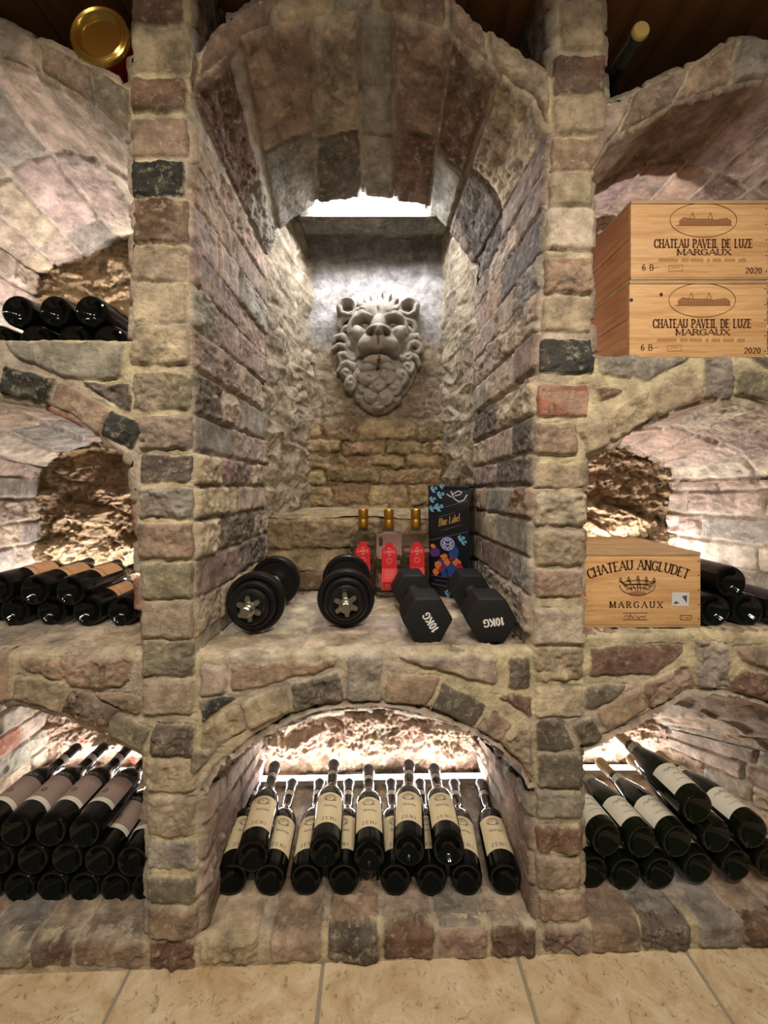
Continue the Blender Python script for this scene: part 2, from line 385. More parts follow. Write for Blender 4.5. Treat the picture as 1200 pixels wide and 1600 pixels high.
# open space over the arches
UPS = []
def upper(lo_px, xl, xr):
    A = prof(lo_px); UPS.append(dict(A=A, poly=A[::-1]+[(A[0][0], 1.4), (A[-1][0], 1.4)]))
upper(A1o, 0, 0); upper(C1o, 0, 0); upper(R1o, 0, 0)

def poly_sdf(X, Z, poly):
    """signed distance, negative inside"""
    p = np.array(poly); n = len(p); d = np.full(X.shape, 1e9); s = np.ones(X.shape)
    for i in range(n):
        a, b = p[i], p[i-1]; ex, ez = b-a
        wx, wz = X-a[0], Z-a[1]; t = np.clip((wx*ex+wz*ez)/(ex*ex+ez*ez+1e-12), 0, 1)
        d = np.minimum(d, (wx-ex*t)**2+(wz-ez*t)**2)
        c1 = Z >= a[1]; c2 = Z < b[1]; c3 = ex*wz > ez*wx
        s = np.where((c1 & c2 & c3) | (~c1 & ~c2 & ~c3), -s, s)
    return s*np.sqrt(d)

def front_wall():
    RES = .0027
    xs = np.arange(-1.27, 1.23, RES); zs = np.arange(-1.052, 1.12, RES)
    X, Z = np.meshgrid(xs, zs, indexing='ij')
    sd = np.full(X.shape, 1.0)
    for q in [b['poly'] for b in BAYS]+[u['poly'] for u in UPS]:
        a = np.array(q); lo, hi = a.min(0)-.06, a.max(0)+.06
        i0, i1 = np.searchsorted(xs, (lo[0], hi[0])); j0, j1 = np.searchsorted(zs, (lo[1], hi[1]))
        s_ = poly_sdf(X[i0:i1, j0:j1], Z[i0:i1, j0:j1], q)
        sd[i0:i1, j0:j1] = np.minimum(sd[i0:i1, j0:j1], s_)
    P = np.stack([X, y0f(X), Z+CAMZ], -1)
    sdn = sd+.0035*noise3(P*22)+.0018*noise3(P*70)
    KD = -.0012
    keepv = sdn > KD
    keepc = keepv[:-1, :-1] | keepv[1:, :-1] | keepv[1:, 1:] | keepv[:-1, 1:]
    gx, gz = np.gradient(sdn, RES)
    out = (~keepv)
    amt = np.where(out, np.clip(KD-sdn, 0, .004), 0); gl = np.sqrt(gx**2+gz**2)+1e-6
    h, C = layout(X, Z, FB, P, RND, MORT, depth=1.25)
    r = .013
    e = np.clip(sdn, 0, r); drop = r-np.sqrt(np.clip(r*r-(r-e)**2, 0, None))
    drop = drop+np.clip(-sdn, 0, .01)*5.0
    P[..., 0] += gx/gl*amt; P[..., 2] += gz/gl*amt
    P[..., 1] -= h-drop
    acc = Acc(); acc.add(P, C, keepc)
    return acc.build('wall_front', [MAS])
front_wall()

def rows_bricks(u0, u1, zrows, depth, pal, rnd, gap=.010, n0=0):
    out = []
    for k, (a, b) in enumerate(zrows):
        t = .004 if (k+n0) % 2 else .004
        L = .112 if (k+n0) % 2 else .215
        while t < depth+.02:
            L2 = L*rnd.uniform(.9, 1.06)
            out.append(([(a, t), (b, t), (b, t+L2), (a, t+L2)], rnd.choice(pal)))
            t += L2+gap; L = rnd.choice((.215, .215, .112)) if t > .1 else .215
    return out
def strip(acc, F, B, Yb, toward, kind, bay_, RES=.0038, mi=0):
    n = int(max(resample(F, 2)[1], resample(B, 2)[1])/RES)+2
    f, Lf = resample(F, n); b, _ = resample(B, n)
    if len(F) == len(B):      # keep matching points
        pf = np.array(F, float); pb = np.array(B, float)
        d = np.r_[0, np.cumsum(np.linalg.norm(np.diff(pf, axis=0), axis=1))]; t = np.linspace(0, d[-1], n)
        b = np.stack([np.interp(t, d, pb[:, i]) for i in (0, 1)], 1)
    yf = y0f(f[:, 0]); dep = float(Yb-yf.mean()); m = int(dep/RES)+2
    tt = np.linspace(0, 1, m)
    P = np.empty((n, m, 3))
    P[..., 0] = f[:, None, 0]*(1-tt)+b[:, None, 0]*tt
    P[..., 1] = yf[:, None]*(1-tt)+Yb*tt+.001
    P[..., 2] = CAMZ+f[:, None, 1]*(1-tt)+b[:, None, 1]*tt
    Nn = normals(P, toward)
    V = np.broadcast_to(tt*dep, (n, m)).copy()
    arc = np.linspace(0, Lf, n)
    U = np.broadcast_to((f[:, 1] if kind.startswith('w') else arc)[:, None], (n, m)).copy()
    rnd = RND; pal = bay_['pal']; bricks = []
    if kind.startswith('w'):
        lo, hi = f[:, 1].min(), f[:, 1].max()
        rows = bay_['wall_z']
        if rows is None:
            rows = []; z = lo+.006
            while z < hi: rows.append((z, z+.066)); z += .079
        else: rows = [(a_-.002, b_+.002) for a_, b_ in rows]
        bricks = rows_bricks(lo, hi, rows, dep, pal, rnd, n0=(1 if kind == 'wr' else 0))
    elif kind == 'arch':
        if bay_['arch_rows']:
            rows = []
            pf = np.array([[CX+p[0]*FPX/y0f(p[0])] for p in f])[:, 0]
            for a_, b_ in bay_['arch_rows']: rows.append((np.interp(a_, pf, arc), np.interp(b_, pf, arc)))
            br = bay_['arch_breaks']
            for k, (a_, b_) in enumerate(rows):
                cut = [0]+[x+rnd.uniform(-.02, .02) for x in br[1:-1]]+[dep+.02]
                for j in range(len(cut)-1):
                    bricks.append(([(a_, cut[j]+.004), (b_, cut[j]+.004), (b_, cut[j+1]-.006), (a_, cut[j+1]-.006)], bay_['arch_cols'][j][k]))
        else:
            z = .004
            while z < Lf:
                w = rnd.uniform(.078, .115)
                t = .003; L = rnd.uniform(.19, .22)
                while t < dep:
                    bricks.append(([(z, t), (z+w, t), (z+w, t+L), (z, t+L)], rnd.choice(pal))); t += L+.012; L = rnd.uniform(.19, .24)
                z += w+.013
    elif kind == 'floor' and bay_.get('sill'):
        x0 = f[0, 0]
        for (a_, b_, c_) in bay_['sill']:
            a2, b2 = FP(a_, 1460)[0]-x0, FP(b_, 1460)[0]-x0
            bricks.append(([(a2, -.02), (b2, -.02), (b2, .185), (a2, .185)], c_))
            t = .20
            while t < dep: bricks.append(([(a2, t), (b2, t), (b2, t+.2), (a2, t+.2)], rnd.choice(bay_['fpal']))); t += .214
    elif kind == 'floor':
        z = .006
        while z < Lf:
            w = rnd.uniform(.09, .125) if bay_.get('fz') != 'long' else rnd.uniform(.2, .24)
            t = .002; L = rnd.uniform(.17, .22) if bay_.get('fz') != 'long' else rnd.uniform(.085, .11)
            while t < dep:
                bricks.append(([(z, t), (z+w, t), (z+w, t+L), (z, t+L)], rnd.choice(bay_['fpal']))); t += L+.014
            z += w+.016
    h, C = layout(U, V, bricks, P, rnd, bay_['mort'], depth=(1.0 if kind == 'floor' else 1.7 if bay_['arch_breaks'] and kind == 'arch' else 1.5 if kind[0] == 'w' else 1.15), bev=(.012 if bay_['arch_breaks'] and kind == 'arch' else .006))
    if kind == 'floor': h = h*.75-.0075
    r = .012; e = np.clip(V, 0, r); h = h-(r-np.sqrt(np.clip(r*r-(r-e)**2, 0, None)))*.8
    P = P+Nn*h[..., None]
    acc.add(P, C, None, mi)

SILLS = {2: [(-232,-190,'b'),(-178,-128,'g'),(-120,-45,'n'),(-38,42,'g'),(50,110,'b'),(118,232,'b')],
         4: [(314,402,'b'),(424,500,'n'),(514,590,'n'),(600,676,'p'),(686,760,'g'),(768,834,'b')],
         7: [(912,998,'n'),(1003,1072,'g'),(1092,1154,'g'),(1162,1222,'n'),(1232,1300,'n'),(1310,1390,'b')]}
accs = {k: Acc() for k in ('left', 'centre', 'right', 'top')}
for i, b in enumerate(BAYS):
    c = np.array(b['poly']).mean(0); tw = (c[0], 1.1, CAMZ+c[1])
    b['fpal'] = 'bpwg' if b['name'] != 'right' else 'bgnp'
    b['sill'] = SILLS.get(i)
    if i == 3: b['fz'] = 'long'; b['fpal'] = 'pbwb'
    for kind in ('floor', 'wl', 'wr', 'arch'):
        if i in (2, 4, 7) and kind == 'arch': strip(accs[b['name']], *b[kind], b['Yb']+.02, tw, kind, b)
        else: strip(accs[b['name']], *b[kind], b['Yb']+.02, tw, kind, b)
for u in UPS:
    A = u['A']; B = [(x, z) for x, z in A]
    base = dict(pal='bngo', mort=MORT2, wall_z=None, arch_rows=None, arch_breaks=None, fpal='bg')
    tw = (A[0][0]*.5+A[-1][0]*.5, 1.1, CAMZ+1.3)
    strip(accs['top'], A, B, 1.42, tw, 'arch', base, RES=.006)
    for k, e in (('wl', A[0]), ('wr', A[-1])):
        strip(accs['top'], [(e[0], e[1]), (e[0], 1.16)], [(e[0], e[1]), (e[0], 1.16)], 1.42, tw, k, base, RES=.006)
accs['left'].build('wall_left', [MAS]); accs['centre'].build('wall_centre', [MAS]); accs['right'].build('wall_right', [MAS])
accs['top'].build('wall_top', [MAS])

# rough stone at the back of each bay
def rock_patch(acc, x0, x1, h0, h1, Y, amp, tones, seed, RES=.0034, sc=1.0):
    xs = np.arange(x0, x1, RES); zs = np.arange(h0, h1, RES); X, Z = np.meshgrid(xs, zs, indexing='ij')
    P = np.stack([X, np.full(X.shape, Y), Z+CAMZ], -1)
    h = rock_height(P, X, Z, amp, seed, sc); C = rock_color(P, tones, seed)
    P[..., 1] -= h; acc.add(P, C)
TAN = [(176,150,116),(150,128,98),(190,172,142)]
PINK = [(200,176,150),(182,150,132),(212,196,170),(206,120,100)]
rk = Acc()
rock_patch(rk, -1.20, -.46, .25, .90, 1.36, .045, TAN, 3.3)
rock_patch(rk, -1.20, -.46, -.41, .20, 1.36, .060, TAN, 9.1)
rock_patch(rk, -1.20, -.46, -1.02, -.50, 1.36, .040, PINK, 15.2)
rock_patch(rk, -.42, .40, -1.02, -.70, 1.33, .045, PINK[:3], 21.7)
rock_patch(rk, .46, 1.12, .22, .96, 1.36, .03, PINK, 30.2)
rock_patch(rk, .46, 1.08, -.38, .18, 1.36, .060, TAN, 37.5)
rock_patch(rk, .46, 1.08, -1.02, -.70, 1.36, .035, PINK, 44.5)
rk.build('wall_back', [ROCK])

# deep niche of rough stone behind the centre bay
nc = Acc()
NG = [(172,158,136),(150,138,120),(196,184,160)]
def rock_strip(acc, Q, tones, seed, amp, toward, RES=.0042, nn=None):
    """Q: four corners a,b (front) c,d (back): a-b runs along u, a-d along v"""
    a, b, c, d = [np.array(q, float) for q in Q]
    n = int(max(np.linalg.norm(b-a), np.linalg.norm(c-d))/RES)+2; m = int(max(np.linalg.norm(d-a), np.linalg.norm(c-b))/RES)+2
    u = np.linspace(0, 1, n)[:, None, None]; v = np.linspace(0, 1, m)[None, :, None]
    P = (a*(1-u)+b*u)*(1-v)+(d*(1-u)+c*u)*v
    Nn = normals(P, toward)
    h = rock_height(P, P[..., 0], P[..., 2], amp*1.25, seed, .8, .42); C = rock_color(P, tones, seed)
    acc.add(P+Nn*h[..., None], C)
z = lambda h: CAMZ+h
ctr = (0, 1.3, CAMZ+.4)
LX0, LX1, RX0, RX1, YB = -.366, -.262, .343, .275, 1.63
rock_strip(nc, [(LX0,1.285,z(-.15)),(LX0,1.285,z(.97)),(LX1,YB,z(.97)),(LX1,YB,z(-.15))], NG, 51.0, .026, ctr)
rock_strip(nc, [(RX0,1.285,z(-.15)),(RX0,1.285,z(.97)),(RX1,YB,z(.97)),(RX1,YB,z(-.15))], NG, 58.0, .026, ctr)
# back of the niche: grey block above, layered tan stone below
xs = np.arange(-.33, .34, .0042); zs = np.arange(-.18, 1.0, .0042); X, Z = np.meshgrid(xs, zs, indexing='ij')
P = np.stack([X, np.full(X.shape, YB), Z+CAMZ], -1)
hA = rock_height(P, X, Z, .022, 63.0, 1.5); hB = rock_height(P, X, Z, .010, 64.0, .7); w = sstep(.50, .60, Z+.04*noise3(P*9))
CA = rock_color(P, [(160,138,104),(136,116,86),(150,132,100)], 63.0); CB = rock_color(P, [(168,164,162),(136,132,134),(192,188,186),(214,140,120)], 71.0)
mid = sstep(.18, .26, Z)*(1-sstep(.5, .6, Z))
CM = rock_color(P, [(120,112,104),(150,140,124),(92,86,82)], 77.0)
hM = .016*fbm(P*26+4, 4)
bl = []; zz = -.17; rb2 = random.Random(4)
while zz < .42:
    hh = rb2.uniform(.035, .085); xx = -.36-rb2.uniform(0, .1)
    while xx < .36:
        ww = rb2.uniform(.12, .30); d1, d2 = rb2.uniform(-.012, .012), rb2.uniform(-.012, .012)
        bl.append(([(xx, zz+d1), (xx+ww, zz+d2), (xx+ww, zz+hh+d2*.6), (xx, zz+hh+d1*.6)], rb2.choice('bnbo'))); xx += ww+.012
    zz += hh+.010
hS, CS = layout(X, Z, bl, P, rb2, np.array(lin((130,114,86))), bev=.018, depth=2.0, warp=2.6)
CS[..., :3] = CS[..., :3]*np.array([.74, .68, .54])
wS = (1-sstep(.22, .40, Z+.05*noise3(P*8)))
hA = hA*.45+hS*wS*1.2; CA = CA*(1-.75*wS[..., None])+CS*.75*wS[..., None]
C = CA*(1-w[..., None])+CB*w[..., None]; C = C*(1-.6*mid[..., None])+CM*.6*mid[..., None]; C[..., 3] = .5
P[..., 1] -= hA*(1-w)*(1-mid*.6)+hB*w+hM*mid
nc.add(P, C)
# stone step under the niche: front face with two blocks, and its top
xs = np.arange(-.40, .39, .004); zs = np.arange(-.40, -.125, .004); X, Z = np.meshgrid(xs, zs, indexing='ij')
P = np.stack([X, np.full(X.shape, 1.325), Z+CAMZ], -1)
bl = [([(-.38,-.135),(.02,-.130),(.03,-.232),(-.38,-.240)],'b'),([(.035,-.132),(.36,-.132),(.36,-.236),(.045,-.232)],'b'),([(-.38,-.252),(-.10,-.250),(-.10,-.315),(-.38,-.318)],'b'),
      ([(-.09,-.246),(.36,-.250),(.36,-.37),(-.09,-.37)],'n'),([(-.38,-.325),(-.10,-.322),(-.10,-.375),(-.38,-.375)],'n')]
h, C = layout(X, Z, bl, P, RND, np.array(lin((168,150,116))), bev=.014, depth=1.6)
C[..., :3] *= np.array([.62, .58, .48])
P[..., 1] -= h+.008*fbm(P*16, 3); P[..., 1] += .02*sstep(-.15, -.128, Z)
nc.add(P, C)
rock_strip(nc, [(-.40,1.318,z(-.136)),(.39,1.318,z(-.136)),(.39,1.66,z(-.125)),(-.40,1.66,z(-.125))], [(176,158,128),(160,142,112),(190,172,144)], 81.0, .010, (0,1.4,CAMZ+.4))
# soffit over the niche and the cheek walls up to it
rock_strip(nc, [(-.40,1.27,z(.985)),(.39,1.27,z(.985)),(.39,1.64,z(.975)),(-.40,1.64,z(.975))], [(128,122,112),(110,104,96),(142,136,128)], 85.0, .012, (0,1.3,CAMZ+.4))
nc.build('wall_niche', [ROCK])
# lintel
def box_np(x0, x1, y0, y1, z0, z1, res=.008, amp=.0025, cols=((124,118,108),(104,98,90),(140,134,124)), seed=5.0):
    faces = []
    def g(a, b, n, m):
        pass
    acc = Acc()
    c = ((x0+x1)/2, (y0+y1)/2, (z0+z1)/2)
    Q = [[(x0,y0,z0),(x1,y0,z0),(x1,y0,z1),(x0,y0,z1)],[(x0,y0,z0),(x1,y0,z0),(x1,y1,z0),(x0,y1,z0)],[(x0,y0,z1),(x1,y0,z1),(x1,y1,z1),(x0,y1,z1)],
         [(x0,y0,z0),(x0,y1,z0),(x0,y1,z1),(x0,y0,z1)],[(x1,y0,z0),(x1,y1,z0),(x1,y1,z1),(x1,y0,z1)]]
    for q in Q:
        a, b, c_, d = [np.array(t_, float) for t_ in q]
        n = int(np.linalg.norm(b-a)/res)+2; m = int(np.linalg.norm(d-a)/res)+2
        u = np.linspace(0, 1, n)[:, None, None]; v = np.linspace(0, 1, m)[None, :, None]
        P = (a*(1-u)+b*u)*(1-v)+(d*(1-u)+c_*u)*v
        dd = P-np.array(c); dd /= np.linalg.norm(dd, axis=-1)[..., None]
        C = rock_color(P, cols, seed)
        P = P+dd*(amp*fbm(P*30, 3))[..., None]
        acc.add(P, C)
    return acc
box_np(-.262, .262, 1.40, 1.50, z(.918), z(.972)).build('trim_1', [ROCK])

# plaster behind the space above the arches
bp = plain('dark_plaster', (70,52,42), .9); speckle(bp, 20, .3, .3, .004)
xs = np.linspace(-1.3, 1.25, 61); zs = np.linspace(.6, 1.2, 21); X, Z = np.meshgrid(xs, zs, indexing='ij')
P = np.stack([X, np.full(X.shape, 1.43), Z+CAMZ], -1)
o = mesh_np('wall_upper', P.reshape(-1, 3), grid_faces(61, 21, ((np.abs(X) > .42) | (Z > .985))[:-1, :-1]), [bp]); o['kind'] = 'structure'

# wooden ceiling, planks running into the wall
wm, nt, pb = newmat('ceiling_wood'); L_ = nt.links.new
tc = N(nt, 'ShaderNodeTexCoord'); mp = N(nt, 'ShaderNodeMapping'); mp.inputs['Scale'].default_value = (14, 1.2, 14)
n1 = N(nt, 'ShaderNodeTexNoise', i_Scale=2.0, i_Detail=8.0, i_Distortion=1.0); cr = N(nt, 'ShaderNodeValToRGB')
cr.color_ramp.elements[0].color = (*lin((128,88,58)), 1); cr.color_ramp.elements[1].color = (*lin((186,138,96)), 1)
L_(tc.outputs['Object'], mp.inputs[0]); L_(mp.outputs[0], n1.inputs['Vector']); L_(n1.outputs['Fac'], cr.inputs[0]); L_(cr.outputs[0], pb.inputs['Base Color']); pb.inputs['Roughness'].default_value = .5
V, F = [], []
for k in range(26):
    x = -1.35+k*.105
    q = [(x, .3), (x+.003, .3), (x+.006, .3), (x+.1, .3), (x+.103, .3), (x+.105, .3)]
    zz = [1.158, 1.158, 1.15, 1.15, 1.158, 1.158]
    b0 = len(V)
    for (a_, _), z_ in zip(q, zz): V.append((a_, -1.2, CAMZ+z_)); V.append((a_, 1.5, CAMZ+z_))
    for j in range(5): F.append((b0+2*j, b0+2*j+1, b0+2*j+3, b0+2*j+2))
o = mesh_np('ceiling', V, F, [wm], smooth=False); o['kind'] = 'structure'

# travertine floor
fm, nt, pb = newmat('travertine'); L_ = nt.links.new
tc = N(nt, 'ShaderNodeTexCoord'); n1 = N(nt, 'ShaderNodeTexNoise', i_Scale=11.0, i_Detail=10.0, i_Roughness=.68, i_Distortion=1.1)
n2 = N(nt, 'ShaderNodeTexNoise', i_Scale=48.0, i_Detail=7.0, i_Roughness=.75, i_Distortion=1.5); cr = N(nt, 'ShaderNodeValToRGB')
e = cr.color_ramp.elements; e[0].position = .32; e[0].color = (*lin((186,160,124)), 1); e[1].position = .7; e[1].color = (*lin((228,216,190)), 1)
en = e.new(.5); en.color = (*lin((212,192,158)), 1)
for n in (n1, n2): L_(tc.outputs['Object'], n.inputs['Vector'])
L_(n1.outputs['Fac'], cr.inputs[0])
r = N(nt, 'ShaderNodeMapRange', i_1=.34, i_2=.43, i_3=.50, i_4=1.0); L_(n2.outputs['Fac'], r.inputs[0])
mx = N(nt, 'ShaderNodeMix', data_type='RGBA', blend_type='MULTIPLY'); mx.inputs[0].default_value = 1; L_(cr.outputs[0], mx.inputs[6]); L_(r.outputs[0], mx.inputs[7]); L_(mx.outputs[2], pb.inputs['Base Color'])
bpn = N(nt, 'ShaderNodeBump', i_Strength=.5, i_Distance=.002); L_(r.outputs[0], bpn.inputs['Height']); L_(bpn.outputs[0], pb.inputs['Normal']); pb.inputs['Roughness'].default_value = .45
gm = plain('grout', (150,142,128), .9)
V, F, M_ = [], [], []
jx = [-1.34, -.93, -.521, -.111, .313, .69, 1.1, 1.5]
def quad(a, b, c, d, mi):
    k = len(V); V.extend([a, b, c, d]); F.append((k, k+1, k+2, k+3)); M_.append(mi)
for i in range(len(jx)-1):
    for ya, yb in ((-1.2, -.62), (-.61, -.02), (-.01, .58), (.59, 1.2)):
        a, b = jx[i]+.003, jx[i+1]-.003; g = .0015; zt = 0.0; zl = -.003
        quad((a+g, ya+g, zt), (b-g, ya+g, zt), (b-g, yb-g, zt), (a+g, yb-g, zt), 0)
        for s, e_ in (((a, ya), (b, ya)), ((b, ya), (b, yb)), ((b, yb), (a, yb)), ((a, yb), (a, ya))):
            cx_, cy_ = (a+b)/2, (ya+yb)/2
            i1 = (s[0]+(g if s[0] < cx_ else -g), s[1]+(g if s[1] < cy_ else -g), zt); i2 = (e_[0]+(g if e_[0] < cx_ else -g), e_[1]+(g if e_[1] < cy_ else -g), zt)
            quad((s[0], s[1], zl), (e_[0], e_[1], zl), i2, i1, 0)
quad((-1.4, -1.2, -.0025), (1.5, -1.2, -.0025), (1.5, 1.2, -.0025), (-1.4, 1.2, -.0025), 1)
o = mesh_np('floor', V, F, [fm, gm], smooth=False, matidx=M_); o['kind'] = 'structure'
# ---------------------------------------------------------------- LED strips
def emat(name, c, e):
    m, nt, b = newmat(name); b.inputs['Base Color'].default_value = (.9, .9, .9, 1)
    b.inputs['Emission Color'].default_value = (*c, 1); b.inputs['Emission Strength'].default_value = e
    return m
LEDM = emat('led_white', (1, .95, .93), LED_E*1.6)
LEDN = emat('led_white_bright', (.97, .97, 1), LED_E*6.5)
LEDB = emat('led_white_strong', (1, .91, .89), LED_E*5.0)
CLIP = plain('led_clip', (200,200,200), .4, .6)
def tube(a, b, r, mat, name, seg=12, parent=None):
    a, b = Vector(a), Vector(b); d = (b-a).normalized(); u = d.orthogonal().normalized(); w = d.cross(u)
    V = []; F = []
    for p in (a, b):
        for k in range(seg):
            t = 2*math.pi*k/seg; V.append(p+r*(math.cos(t)*u+math.sin(t)*w))
    bm = bmesh.new(); vs = [bm.verts.new(v) for v in V]
    for k in range(seg): bm.faces.new((vs[k], vs[(k+1) % seg], vs[seg+(k+1) % seg], vs[seg+k]))
    bm.faces.new(vs[:seg][::-1]); bm.faces.new(vs[seg:])
    bmesh.ops.recalc_face_normals(bm, faces=bm.faces)
    me = bpy.data.meshes.new(name); bm.to_mesh(me); bm.free(); me.materials.append(mat)
    for p in me.polygons: p.use_smooth = len(p.vertices) == 4
    o = bpy.data.objects.new(name, me); COL.objects.link(o)
    if parent: o.parent = parent
    return o
def led(x0, x1, y, h0, h1, r, label, group='white light strips', mat=None):
    o = tube((x0, y, z(h0)), (x1, y, z(h1)), r, mat or LEDM, 'light_strip')
    tag(o, label, 'light strip', group)
    if mat is not LEDN:
        hw = r*1.5; V = []; F = []
        pr = [(-hw, r*.35), (-hw, -r*1.6), (hw, -r*1.6), (hw, r*.35), (hw-.0012, r*.35), (hw-.0012, -r*1.15), (-hw+.0012, -r*1.15), (-hw+.0012, r*.35)]
        for x, h in ((x0, h0), (x1, h1)): V += [(x, y+a, z(h)+b) for a, b in pr]
        for k in range(8): F.append((k, (k+1) % 8, 8+(k+1) % 8, 8+k))
        me = bpy.data.meshes.new('housing'); me.from_pydata(V, [], F); me.materials.append(CLIP)
        hs = bpy.data.objects.new('housing', me); COL.objects.link(hs); hs.parent = o
    for x, h in ((x0, h0), (x1, h1)):
        s = 1 if x == x0 else -1
        tube((x-.004*s, y, z(h)), (x+.008*s, y, z(h)), r*1.25, CLIP, 'end_cap', parent=o)
    return o
led(-.212, .178, 1.360, .941, .930, .007, 'white light strip glowing above the stone lintel over the lion head', mat=LEDN)
led(-.370, .352, 1.268, -.967, -.957, .008, 'long white light strip behind the cream-labelled bottles under the centre ledge')
led(-1.10, -.54, 1.30, -.965, -.965, .008, 'white light strip behind the grey-labelled bottles at the lower left')
led(.53, .97, 1.30, -.955, -.955, .008, 'white light strip behind the white-labelled bottles at the lower right')
led(-1.10, -.54, 1.275, -.352, -.352, .006, 'white light strip behind the orange-labelled bottles at middle left', mat=LEDB)
led(.53, .97, 1.275, -.327, -.327, .006, 'white light strip behind the single wine crate at middle right', mat=LEDB)
led(-1.10, -.54, 1.295, .310, .310, .006, 'white light strip behind the bottles on the top left shelf', mat=LEDB)
led(.53, 1.00, 1.295, .287, .287, .006, 'white light strip behind the two stacked wine crates', mat=LEDB)
# ---------------------------------------------------------------- small mesh toolkit for the things
def mesh_obj(name, V, F, mats, parent=None, smooth=True, mi=None):
    me = bpy.data.meshes.new(name); me.from_pydata([tuple(v) for v in V], [], F)
    for m in (mats if isinstance(mats, (list, tuple)) else [mats]): me.materials.append(m)
    if mi: me.polygons.foreach_set('material_index', mi)
    bm = bmesh.new(); bm.from_mesh(me); bmesh.ops.recalc_face_normals(bm, faces=bm.faces); bm.to_mesh(me); bm.free()
    if smooth:
        me.polygons.foreach_set('use_smooth', [True]*len(me.polygons))
        me.set_sharp_from_angle(angle=math.radians(38))
    o = bpy.data.objects.new(name, me); COL.objects.link(o)
    if parent: o.parent = parent
    return o
def lathe(profile, seg=40, close=False):
    """profile: (r, z) list -> V, F about local z"""
    V, F = [], []
    for r, h in profile:
        for k in range(seg):
            t = 2*math.pi*k/seg; V.append((r*math.cos(t), r*math.sin(t), h))
    n = len(profile)
    for i in range(n-1):
        for k in range(seg):
            a, b = i*seg+k, i*seg+(k+1) % seg; F.append((a, b, b+seg, a+seg))
    if profile[0][0] > 1e-5: F.append(tuple(range(seg))[::-1])
    if profile[-1][0] > 1e-5: F.append(tuple((n-1)*seg+k for k in range(seg)))
    return V, F
def rbox(x0, x1, y0, y1, z0, z1, bev=.002, seg=2):
    bm = bmesh.new(); bmesh.ops.create_cube(bm, size=1)
    for v in bm.verts: v.co = (x0+(v.co.x+.5)*(x1-x0), y0+(v.co.y+.5)*(y1-y0), z0+(v.co.z+.5)*(z1-z0))
    bmesh.ops.bevel(bm, geom=bm.edges[:], offset=bev, segments=seg, affect='EDGES', profile=.6)
    bm.verts.index_update(); V = [v.co.copy() for v in bm.verts]; F = [tuple(v.index for v in f.verts) for f in bm.faces]; bm.free()
    return V, F
def merge(*parts):
    V, F = [], []
    for v, f in parts:
        n = len(V); V += list(v); F += [tuple(i+n for i in q) for q in f]
    return V, F
def xf(VF, M): return [M @ Vector(v) for v in VF[0]], VF[1]
def empty(name, loc=(0, 0, 0)):
    o = bpy.data.objects.new(name, None); o.location = loc; o.empty_display_size = .05; COL.objects.link(o); return o
def copy_tree(o, parent=None):
    c = o.copy(); COL.objects.link(c)
    if parent: c.parent = parent
    for ch in o.children: copy_tree(ch, c)
    return c

